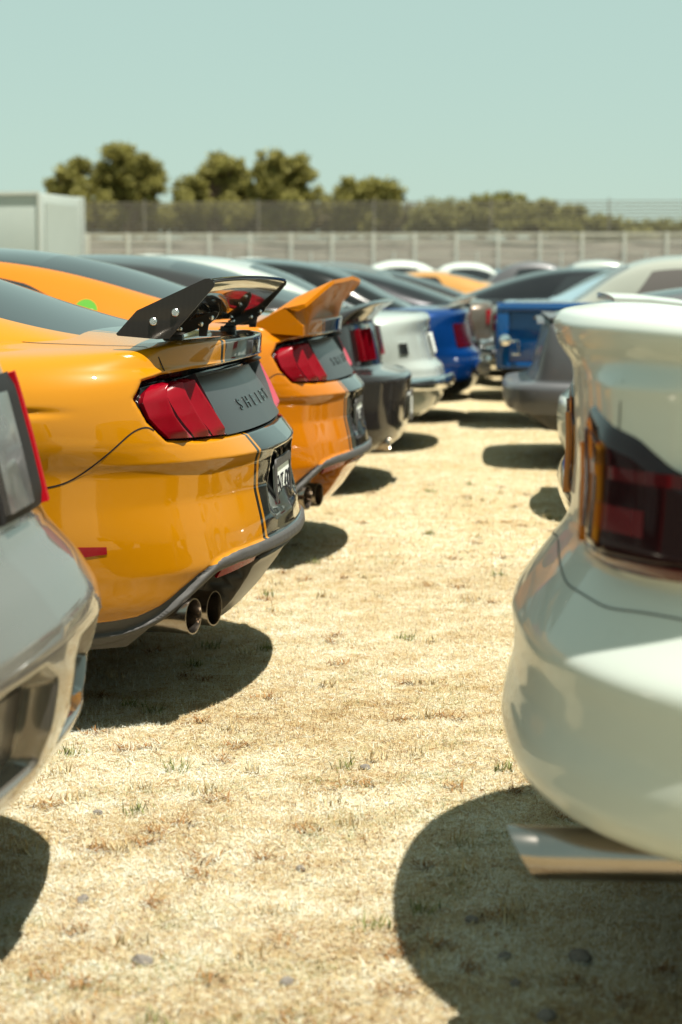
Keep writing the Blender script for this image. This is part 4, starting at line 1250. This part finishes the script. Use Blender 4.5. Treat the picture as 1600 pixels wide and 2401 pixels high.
# ---- further rows
VAN = [(a * .95, b, c, d, 1.0 + (e - 1.0) * 1.55 if e > 1 else e, 1.0 + (f - 1.0) * 1.5 if f > 1 else f) for a, b, c, d, e, f in GH_NOTCH]
far = [
    ('white estate car with a pale roof, beyond the row on the left', (-6.2, 27.5), .1, M_WHITE, GH_NOTCH, 0),
    ('silver roofed saloon with a dark rear window, far left group', (-9.0, 31.0), .2, M_PEARL, GH_NOTCH, 0),
    ('white van-height car with side windows beyond the black coupes', (-2.6, 33.0), .0, M_WHITE, VAN, 0),
    ('small white hatchback parked farthest along the aisle', (-.2, 39.0), .15, M_WHITE, VAN, 0),
    ('tan roofed car at the far end of the aisle', (.5, 35.0), -.1, M_TAN, GH_FAST, 0),
    ('white roofed four-wheel drive beyond the dark fastback', (-2.6, 44.0), PI, M_WHITE, VAN, 0),
    ('black saloon at the far end of the aisle', (-.9, 40.0), .0, M_BLACKCAR, GH_NOTCH, 0),
    ('white pickup-height car left of the aisle end with a dark rear window', (-3.6, 28.5), .05, M_WHITE, VAN, 0),
    ('black coupe with a sunlit roof left of the aisle end', (-4.6, 37.0), .0, M_BLACKCAR, GH_FAST, 0),
    ('dark grey hatchback right of the aisle end', (-1.0, 42.0), PI, M_MATTEGREY, VAN, 0),
    ('pale blue saloon right of the aisle end, beyond the dark notchback', (-.6, 29.6), PI, M_ICE, GH_NOTCH, 0),
    ('silver coupe among the farthest cars on the right', (-2.4, 46.0), PI, M_SILVER, GH_FAST, 0),
    ('deep blue hatchback among the farthest cars on the left', (-6.5, 44.0), 0, M_BLUE, VAN, 0),
    ('pale grey hatchback far behind the cream saloon', (.3, 38.0), PI, M_PEARL, VAN, 0),
]
for lab, (x, y), rz, mt, gh, _ in far:
    gen_car(lab, (x, y, 0), rz, MODERN, gh, mt, group=ROWC, lamps=((3.3, 4.6, .66, .80, .01),), pu=4, pv=3, glass=(-1.35, -.7, .88, .05))
# ------------------------------------------------------------------ ground
def ground_mat():
    m = bpy.data.materials.new('dry_straw_ground'); m.use_nodes = True
    nt = m.node_tree; N = nt.nodes; L = nt.links; b = N['Principled BSDF']; b.inputs['Roughness'].default_value = .95
    b.inputs['Specular IOR Level'].default_value = .15
    tc = N.new('ShaderNodeTexCoord')
    def nz_(scale, detail=5, rough=.6, off=0):
        n = N.new('ShaderNodeTexNoise'); n.inputs['Scale'].default_value = scale; n.inputs['Detail'].default_value = detail; n.inputs['Roughness'].default_value = rough
        mp = N.new('ShaderNodeMapping'); mp.inputs['Location'].default_value = (off, off * 1.7, 0)
        L.new(tc.outputs['Object'], mp.inputs['Vector']); L.new(mp.outputs['Vector'], n.inputs['Vector'])
        return n.outputs['Fac']
    def ramp(src, stops):
        r = N.new('ShaderNodeValToRGB')
        while len(r.color_ramp.elements) < len(stops): r.color_ramp.elements.new(.5)
        for e, (p, c) in zip(r.color_ramp.elements, stops): e.position = p; e.color = (*c, 1)
        L.new(src, r.inputs['Fac']); return r.outputs['Color']
    def mix(a, c, f, mode='MIX'):
        x = N.new('ShaderNodeMix'); x.data_type = 'RGBA'; x.blend_type = mode
        if isinstance(f, float): x.inputs[0].default_value = f
        else: L.new(f, x.inputs[0])
        L.new(a, x.inputs[6]); L.new(c, x.inputs[7]); return x.outputs[2]
    fine = ramp(nz_(230, 9, .75), [(.33, (.10, .055, .02)), (.43, (.30, .215, .11)), (.52, (.45, .385, .25)), (.62, (.57, .55, .45))])
    mid = ramp(nz_(11, 7, .7, 3), [(.30, (.66, .54, .36)), (.48, (.95, .90, .80)), (.60, (1.0, 1.02, 1.02)), (.74, (1.08, 1.16, 1.22))])
    big = ramp(nz_(1.1, 6, .65, 7), [(.32, (.90, .85, .72)), (.5, (.98, .975, .95)), (.66, (1.06, 1.10, 1.14))])
    c = mix(fine, mid, 1.0, 'MULTIPLY'); c = mix(c, big, 1.0, 'MULTIPLY')
    olive = N.new('ShaderNodeRGB'); olive.outputs[0].default_value = (.22, .22, .09, 1)
    c = mix(c, olive.outputs[0], ramp(nz_(2.3, 6, .7, 23), [(.56, (0, 0, 0)), (.72, (.42, .42, .42))]))
    # bleached patches and rusty brown scraps
    pale = N.new('ShaderNodeRGB'); pale.outputs[0].default_value = (.50, .50, .42, 1)
    c = mix(c, pale.outputs[0], ramp(nz_(22, 6, .7, 11), [(.54, (0, 0, 0)), (.68, (.75, .75, .75))]))
    rust = N.new('ShaderNodeRGB'); rust.outputs[0].default_value = (.22, .095, .022, 1)
    c = mix(c, rust.outputs[0], ramp(nz_(38, 4, .6, 17), [(.57, (0, 0, 0)), (.66, (.75, .75, .75))]))
    L.new(c, b.inputs['Base Color'])
    bp = N.new('ShaderNodeBump'); bp.inputs['Strength'].default_value = .7; bp.inputs['Distance'].default_value = .012
    L.new(nz_(120, 8, .7, 5), bp.inputs['Height']); L.new(bp.outputs['Normal'], b.inputs['Normal'])
    return m
g = link_mesh('ground', [(-400, -60, 0), (400, -60, 0), (400, 600, 0), (-400, 600, 0)], [[0, 1, 2, 3]], ground_mat(), smooth=False)
tag(g, kind='structure')

def blade_mat():
    m = pbr('straw_blades', (.6, .48, .27), .8, spec=.25)
    nt = m.node_tree; N = nt.nodes; L = nt.links; b = N['Principled BSDF']
    at = N.new('ShaderNodeAttribute'); at.attribute_name = 'tone'
    r = N.new('ShaderNodeValToRGB')
    st = [(.0, (.09, .035, .008)), (.12, (.22, .105, .03)), (.3, (.37, .27, .12)), (.6, (.47, .41, .265)), (.85, (.56, .54, .44)), (.93, (.58, .60, .53)), (.95, (.17, .175, .055)), (1.0, (.10, .12, .03))]
    while len(r.color_ramp.elements) < len(st): r.color_ramp.elements.new(.5)
    for e, (p, c) in zip(r.color_ramp.elements, st): e.position = p; e.color = (*c, 1)
    L.new(at.outputs['Fac'], r.inputs['Fac']); L.new(r.outputs['Color'], b.inputs['Base Color'])
    return m

def blades():
    # cut straw lying about plus short stubble, thick near the camera and thinning out with distance
    Y = np.concatenate([2.3 + 5.2 * rng.random(430000) ** 1.15, 7.5 + 9 * rng.random(90000) ** 1.3])
    lo = -.30 * Y - .12; hi = .115 * Y + .15
    lo = np.maximum(lo, -1.9 - 0 * Y); hi = np.minimum(hi, 1.0)
    X = lo + (hi - lo) * rng.random(len(Y))
    n = len(Y)
    a = rng.random(n) * 2 * np.pi
    up = rng.random(n) ** 2.2
    stub = rng.random(n) < .22
    pitch = np.where(stub, .5 + .9 * rng.random(n), .02 + .35 * up)
    ln = np.where(stub, .008 + .016 * rng.random(n), .010 + .024 * rng.random(n) ** 1.5) * np.where(Y > 7.5, 1.5, 1)
    wd = (.00035 + .0006 * rng.random(n)) * np.where(Y > 7.5, 2.0, 1)
    # patches: rusty, bleached and faintly green areas
    def patchy(sz, k, seed):
        q = np.random.default_rng(seed); f = np.zeros(n)
        for _ in range(k):
            t = q.random() * 2 * np.pi; w_ = (.6 + .9 * q.random()) * 2 * np.pi / sz
            f += np.sin((X * np.cos(t) + Y * np.sin(t)) * w_ + q.random() * 7)
        return f / np.sqrt(k / 2)
    pt = .6 * patchy(.22, 9, 5) + .5 * patchy(.7, 7, 6) + .35 * patchy(2.2, 5, 7)
    tone = np.clip(.60 + .16 * pt + .36 * rng.normal(size=n) * .8, .0, .93)
    gr = patchy(.35, 8, 9) + .6 * patchy(1.5, 5, 10)
    tone = np.where((rng.random(n) < .10) & (pt < .4), .02 + .14 * rng.random(n), tone)
    tone = np.where((gr > 1.25) & (rng.random(n) < .22), .94 + .05 * rng.random(n), tone)
    # clumps: rusty and green tufts
    nc = 260
    cy = 2.6 + 8 * rng.random(nc) ** 1.2; cx = -.28 * cy + (.39 * cy) * rng.random(nc); kind = rng.random(nc)
    m = 38
    TX = np.repeat(cx, m) + rng.normal(0, .018, nc * m); TY = np.repeat(cy, m) + rng.normal(0, .018, nc * m)
    kk = np.repeat(kind, m)
    tt = np.where(kk < .55, .02 + .14 * rng.random(nc * m), np.where(kk < .68, .955 + .045 * rng.random(nc * m), .2 + .5 * rng.random(nc * m)))
    X = np.concatenate([X, TX]); Y = np.concatenate([Y, TY]); tone = np.concatenate([tone, tt])
    a = np.concatenate([a, rng.random(nc * m) * 2 * np.pi]); 
    pitch = np.concatenate([pitch, np.where(kk < .55, .1 + .6 * rng.random(nc * m), .6 + .8 * rng.random(nc * m))])
    ln = np.concatenate([ln, .012 + .03 * rng.random(nc * m)]); wd = np.concatenate([wd, .0012 + .0016 * rng.random(nc * m)])
    n = len(X)
    d = np.stack([np.cos(a) * np.cos(pitch), np.sin(a) * np.cos(pitch), np.sin(pitch)], 1)
    s = np.stack([-np.sin(a), np.cos(a), np.zeros(n)], 1)
    p = np.stack([X, Y, .0005 + .006 * rng.random(n) * (pitch < .4)], 1)
    V = np.empty((n, 3, 3)); V[:, 0] = p - s * wd[:, None]; V[:, 1] = p + s * wd[:, None]; V[:, 2] = p + d * ln[:, None]
    me = bpy.data.meshes.new('dry_grass')
    me.vertices.add(n * 3); me.vertices.foreach_set('co', V.ravel())
    me.loops.add(n * 3); me.loops.foreach_set('vertex_index', np.arange(n * 3, dtype=np.int32))
    me.polygons.add(n); me.polygons.foreach_set('loop_start', np.arange(0, n * 3, 3, dtype=np.int32)); me.polygons.foreach_set('loop_total', np.full(n, 3, dtype=np.int32))
    at = me.attributes.new('tone', 'FLOAT', 'FACE'); at.data.foreach_set('value', tone.astype(np.float32))
    me.materials.append(blade_mat()); me.update(); me.validate()
    o = bpy.data.objects.new('dry_grass', me); COL.objects.link(o)
    tag(o, 'bleached mown straw and short stubble covering the ground', 'grass', kind='stuff')
blades()

# pebbles
M_STONE = vary(pbr('pebble', (.13, .115, .10), .85), 30, .3)
for i, (x, y, s) in enumerate([(-.31, 4.33, .012), (-.80, 3.33, .012), (-.39, 3.55, .010), (.03, 3.10, .012), (.17, 3.10, .020), (-.03, 3.28, .012), (.10, 2.84, .016), (-.62, 3.02, .016), (-.35, 2.95, .012), (.2, 4.9, .012), (-.9, 3.9, .010), (.05, 2.98, .010)]):
    bm = bmesh.new(); bmesh.ops.create_icosphere(bm, subdivisions=2, radius=1)
    for v in bm.verts:
        v.co *= 1 + .35 * noise.noise(v.co * 1.3 + Vector((i * 7, 0, 0)))
    me = bpy.data.meshes.new('stone'); bm.to_mesh(me); bm.free(); me.materials.append(M_STONE)
    o = bpy.data.objects.new('stone', me); COL.objects.link(o)
    o.scale = (s * 1.25, s, s * .75); o.rotation_euler = (0, 0, i * 1.3); o.location = (x, y, s * .4)
    tag(o, 'small grey stone lying loose on the dry grass', 'stone', 'loose stones on the ground')

# ------------------------------------------------------------------ trailer
FY = 75.0
t = empty('box_trailer', (-9.99, 33.66, 0), R(-7), 'white box trailer standing behind the parked cars', 'trailer')
m = MB(); m.box((0, 0, 1.72), (3.6, 2.3, 2.1), bev=.05); m.build('box', M_CLOTH, t, deg=30)
m = MB()
for x in (-1.82, 1.82):
    for y in (-1.16, 1.16): m.box((x, y, 1.72), (.05, .05, 2.12))
for y in (-1.16, 1.16):
    for z in (.68, 2.76): m.box((0, y, z), (3.6, .05, .06))
m.build('corner_trim', pbr('alloy_trim', (.55, .57, .55), .4, .6), t)
m = MB(); m.box((1.815, 0, 1.7), (.02, 1.7, 1.8)); m.build('door', M_CLOTH, t)
m = MB(); m.box((-.4, 0, .58), (4.6, 1.2, .14)); m.tube([(-2.2, 0, .55), (-3.2, 0, .5)], .05); m.build('chassis', M_UNDER, t)
for s in (-1, 1): wheel(t, .35, s * 1.0, .33, .2, M_RIM, M_TYRE, 6, s)

# ------------------------------------------------------------------ fences, barrier and bank
M_POST = vary(pbr('galvanised_post', (.40, .41, .38), .6, .2), 3, .2)
M_RAIL = vary(pbr('weathered_rail', (.30, .295, .255), .7, .2), 1, .3)
M_WIRE = pbr('fence_wire', (.20, .185, .155), .6, .3)
f = empty('barrier_fence', (0, FY, 0), 0, 'galvanised spectator fence of pale posts and close horizontal rails', 'fence')
xs = np.arange(-19, 26, 1.74)
for i, x in enumerate(xs):
    m = MB(); m.box((0, 0, 1.55), (.13, .12, 3.1)); 
    m.build('post', M_POST, f, smooth=False, loc=(x, 0, 0))
    if i % 2 == 0:
        m = MB(); m.tube([(0, 0, 0), (0, 0, 2.3)], .05, 6); m.build('post', M_POST, f, loc=(x + .87, -.3, 0))
m = MB()
for z, h_ in ((1.55, .05), (1.78, .05), (2.0, .05), (2.2, .10), (2.42, .05), (2.66, .10), (2.84, .05), (3.0, .16)):
    m.box((3, .10, z), (46, .03, h_))
m.build('rail', M_RAIL, f, smooth=False)
b = empty('track_barrier', (3, FY - 1.2, 0), 0, 'low teal blue barrier wall along the foot of the fence', 'barrier')
m = MB(); m.box((3, 0, .76), (42, .5, 1.52), bev=.05); m.build('panel', vary(pbr('teal_barrier', (.012, .13, .22), .6), 2, .2), b)
m = MB()
for x in range(-16, 25, 4): m.box((x, -.27, .68), (.08, .06, 1.3))
m.build('joint', M_POST, b, smooth=False)
w = empty('wire_fence', (0, FY + 5, 0), 0, 'tall fence of many taut horizontal wires in front of the trees', 'fence')
for x in np.arange(-21, 30, 5.2):
    m = MB(); m.tube([(0, 0, 0), (0, 0, 4.7)], .035, 8); m.build('post', M_WIRE, w, loc=(x, 0, 0))
m = MB()
for z in np.arange(2.9, 4.6, .15): m.box((4, 0, z), (52, .03, .05))
m.build('wire', M_WIRE, w, smooth=False)

def bank_mat():
    m = pbr('dry_bank', (.24, .18, .12), .95)
    nt = m.node_tree; N = nt.nodes; L = nt.links; b_ = N['Principled BSDF']
    tc = N.new('ShaderNodeTexCoord'); mp = N.new('ShaderNodeMapping'); mp.inputs['Scale'].default_value = (.25, 3, 9)
    nz = N.new('ShaderNodeTexNoise'); nz.inputs['Scale'].default_value = 1.0; nz.inputs['Detail'].default_value = 6
    r = N.new('ShaderNodeValToRGB'); r.color_ramp.elements[0].position = .35; r.color_ramp.elements[0].color = (.055, .049, .040, 1); r.color_ramp.elements[1].position = .68; r.color_ramp.elements[1].color = (.125, .115, .095, 1)
    L.new(tc.outputs['Object'], mp.inputs['Vector']); L.new(mp.outputs['Vector'], nz.inputs['Vector']); L.new(nz.outputs['Fac'], r.inputs['Fac']); L.new(r.outputs['Color'], b_.inputs['Base Color'])
    return m
prof = [(FY + 1.5, -.1), (FY + 3, 1.3), (FY + 4.6, 2.55), (FY + 6.5, 2.85), (FY + 9, 2.9), (FY + 40, 2.2)]
nx = 60
V = []; F = []
for i in range(nx):
    x = -90 + 200 * i / (nx - 1)
    for (y, z) in prof: V.append((x, y, z + .12 * math.sin(x * .7 + y) * (z > .5)))
k = len(prof)
for i in range(nx - 1):
    for j in range(k - 1): F.append([i * k + j, (i + 1) * k + j, (i + 1) * k + j + 1, i * k + j + 1])
bk = link_mesh('bank', V, F, bank_mat()); tag(bk, kind='structure')

# ------------------------------------------------------------------ trees
def leaf_mat(name, c1, c2):
    m = pbr(name, c1, .65, spec=.3)
    nt = m.node_tree; N = nt.nodes; L = nt.links; b_ = N['Principled BSDF']
    at = N.new('ShaderNodeAttribute'); at.attribute_name = 'tone'
    mx = N.new('ShaderNodeMix'); mx.data_type = 'RGBA'; mx.inputs[6].default_value = (*c1, 1); mx.inputs[7].default_value = (*c2, 1)
    L.new(at.outputs['Fac'], mx.inputs[0]); L.new(mx.outputs[2], b_.inputs['Base Color'])
    # thin leaves let some light through
    tr = N.new('ShaderNodeBsdfTranslucent'); ms = N.new('ShaderNodeMixShader'); ms.inputs[0].default_value = .42
    L.new(mx.outputs[2], tr.inputs['Color']); L.new(b_.outputs[0], ms.inputs[1]); L.new(tr.outputs[0], ms.inputs[2])
    L.new(ms.outputs[0], N['Material Output'].inputs['Surface'])
    return m
M_BARK = vary(pbr('bark', (.12, .08, .05), .9), 10, .3)
M_LEAF = leaf_mat('olive_leaves', (.115, .11, .026), (.32, .29, .08))
M_LEAF2 = leaf_mat('bush_leaves', (.13, .13, .04), (.28, .26, .085))

def leaf_cloud(name, blobs, per, size, mat, parent, r_, tone_noise=1.3):
    """leaf quads scattered through overlapping lumps"""
    Vs = []; tones = []
    for (c, rad) in blobs:
        n = int(per * rad[0] * rad[2])
        d = r_.normal(size=(n, 3)); d /= np.linalg.norm(d, axis=1, keepdims=True)
        rr = r_.random(n) ** .45
        p = np.array(c) + d * rr[:, None] * np.array(rad)
        p += r_.normal(0, .11, (n, 3))
        nrm = d + r_.normal(0, .6, (n, 3)); nrm /= np.linalg.norm(nrm, axis=1, keepdims=True)
        a = np.cross(nrm, r_.normal(size=(n, 3))); a /= np.linalg.norm(a, axis=1, keepdims=True)
        b = np.cross(nrm, a)
        s = size * (.6 + .8 * r_.random(n))[:, None]
        Vs.append(np.stack([p - a * s * .5, p + b * s * .35, p + a * s * .5, p - b * s * .35], 1))
        tones.append(np.clip(r_.random(n), 0, 1))
    V = np.concatenate(Vs); t = np.concatenate(tones); n = len(V)
    me = bpy.data.meshes.new(name)
    me.vertices.add(n * 4); me.vertices.foreach_set('co', V.ravel())
    me.loops.add(n * 4); me.loops.foreach_set('vertex_index', np.arange(n * 4, dtype=np.int32))
    me.polygons.add(n); me.polygons.foreach_set('loop_start', np.arange(0, n * 4, 4, dtype=np.int32)); me.polygons.foreach_set('loop_total', np.full(n, 4, dtype=np.int32))
    at = me.attributes.new('tone', 'FLOAT', 'FACE'); at.data.foreach_set('value', t.astype(np.float32))
    me.materials.append(mat); me.update(); me.validate()
    o = bpy.data.objects.new(name, me); COL.objects.link(o); o.parent = parent
    return o

TY_ = 95.0
def px_at(px, py, Y):
    """pixel of the photograph -> world point at distance Y (used to measure positions)"""
    th = math.atan(550.5 / 4150); ps = R(4.915)
    fw = (-math.sin(ps) * math.cos(th), math.cos(ps) * math.cos(th), -math.sin(th)); rt = (math.cos(ps), math.sin(ps), 0)
    up = np.cross(rt, fw); a = (px - 800) / 4150; b = (1200.5 - py) / 4150
    r = np.array(fw) + a * np.array(rt) + b * up
    return r * (Y / r[1]) + np.array([0, 0, 1.23])

def tree(label, Y, lumps, base_px, seed, mat=None, per=2300, size=.19, name='tree', cat='tree', group='trees beyond the fence'):
    r_ = np.random.default_rng(seed)
    b0 = px_at(base_px, 640, Y); b0[2] = 2.3
    root = empty(name, tuple(b0), 0, label, cat, group)
    blobs = []
    for (px, py, rx, rz) in lumps:
        c = px_at(px, py, Y) - b0
        s = 4150 / Y
        c[1] += r_.normal(0, .5)
        R_ = np.array([rx / s, .8 * rx / s, rz / s]) * (1.14 if cat == 'tree' else 1.05)
        # each lump is broken into uneven sub-lumps
        for q in range(24):
            d = r_.normal(size=3); d /= np.linalg.norm(d)
            k_ = .45 + .55 * r_.random()
            blobs.append((c + d * R_ * k_, R_ * (.16 + .20 * r_.random()) * (1.3 - .5 * k_)))
        blobs.append((c, R_ * .42))
    if cat == 'tree':
        for (px, py, rx, rz) in lumps:
            for q in range(3):
                c = px_at(px + r_.normal(0, rx * .5), 480 + 14 * q + r_.normal(0, 5), Y) - b0; c[1] += r_.normal(0, .6)
                blobs.append((c, np.array([rx / s * .55, .8, .5 + .3 * r_.random()])))
    leaf_cloud('crown', blobs, per, size, mat or M_LEAF, root, r_)
    m = MB()
    top = np.mean([b[0] for b in blobs], 0)
    m.tube([(0, 0, -1.2), (top[0] * .3, 0, top[2] * .35), (top[0] * .7, 0, top[2] * .7), (top[0], top[1], top[2] * .95)], [.26, .20, .14, .07], 9)
    for (c, R_) in blobs[::5]:
        m.tube([(top[0] * .3, 0, top[2] * .35), (.5 * (top[0] * .3 + c[0]), c[1] * .5, .45 * top[2] * .35 + .55 * c[2]), tuple(c)], [.09, .06, .03], 6)
    m.build('trunk', M_BARK, root)
    return root
tree('dense round dark olive tree, smaller tree left of the tallest', 95, [(165, 430, 48, 42), (175, 395, 30, 22), (140, 455, 30, 25)], 165, 1)
tree('tallest olive green tree with sky gaps in its crown', 96, [(285, 375, 50, 40), (330, 410, 50, 45), (250, 420, 38, 40), (350, 450, 40, 35), (270, 460, 40, 25)], 300, 2)
tree('broad paler olive tree with a ragged top in the middle of the line', 97, [(500, 430, 55, 40), (510, 390, 30, 28), (445, 450, 40, 28), (560, 440, 40, 35), (545, 400, 28, 25)], 500, 3)
tree('dark upright tree with a flat topped crown', 95, [(650, 390, 48, 38), (690, 410, 40, 38), (630, 435, 45, 40), (710, 455, 40, 25)], 660, 4)
tree('low spreading tree with thin upright twigs on its crown', 96, [(850, 450, 55, 28), (900, 455, 42, 30), (810, 455, 30, 22), (870, 480, 60, 25)], 860, 5)
bush = [(1000, 500, 40, 24), (1065, 495, 42, 26), (1130, 492, 42, 28), (1200, 482, 48, 34), (1265, 492, 46, 30), (1335, 508, 42, 24), (1410, 524, 46, 15), (1480, 530, 45, 12), (1560, 533, 48, 12)]
bl = ['rounded olive bush first from the low spreading tree', 'low olive bush second along the bank', 'pale olive bush third along the bank', 'tallest bush with a domed top on the bank', 'wide bush just past the tallest bush', 'low bush tapering off beyond the wide bush', 'low scrub past the end of the bigger bushes', 'very low scrub second from the right edge', 'very low scrub at the right edge of the bank']
for i, ((px, py, rx, rz), l) in enumerate(zip(bush, bl)):
    tree(l, 92, [(px, py, rx, rz), (px + 10, py + 22, rx * 1.1, rz * .8), (px - 14, py + 34, rx * 1.1, rz * .7)], px, 20 + i, M_LEAF2, 2000, .18, 'bush', 'bush', 'bushes on the bank')
# undergrowth below the crowns
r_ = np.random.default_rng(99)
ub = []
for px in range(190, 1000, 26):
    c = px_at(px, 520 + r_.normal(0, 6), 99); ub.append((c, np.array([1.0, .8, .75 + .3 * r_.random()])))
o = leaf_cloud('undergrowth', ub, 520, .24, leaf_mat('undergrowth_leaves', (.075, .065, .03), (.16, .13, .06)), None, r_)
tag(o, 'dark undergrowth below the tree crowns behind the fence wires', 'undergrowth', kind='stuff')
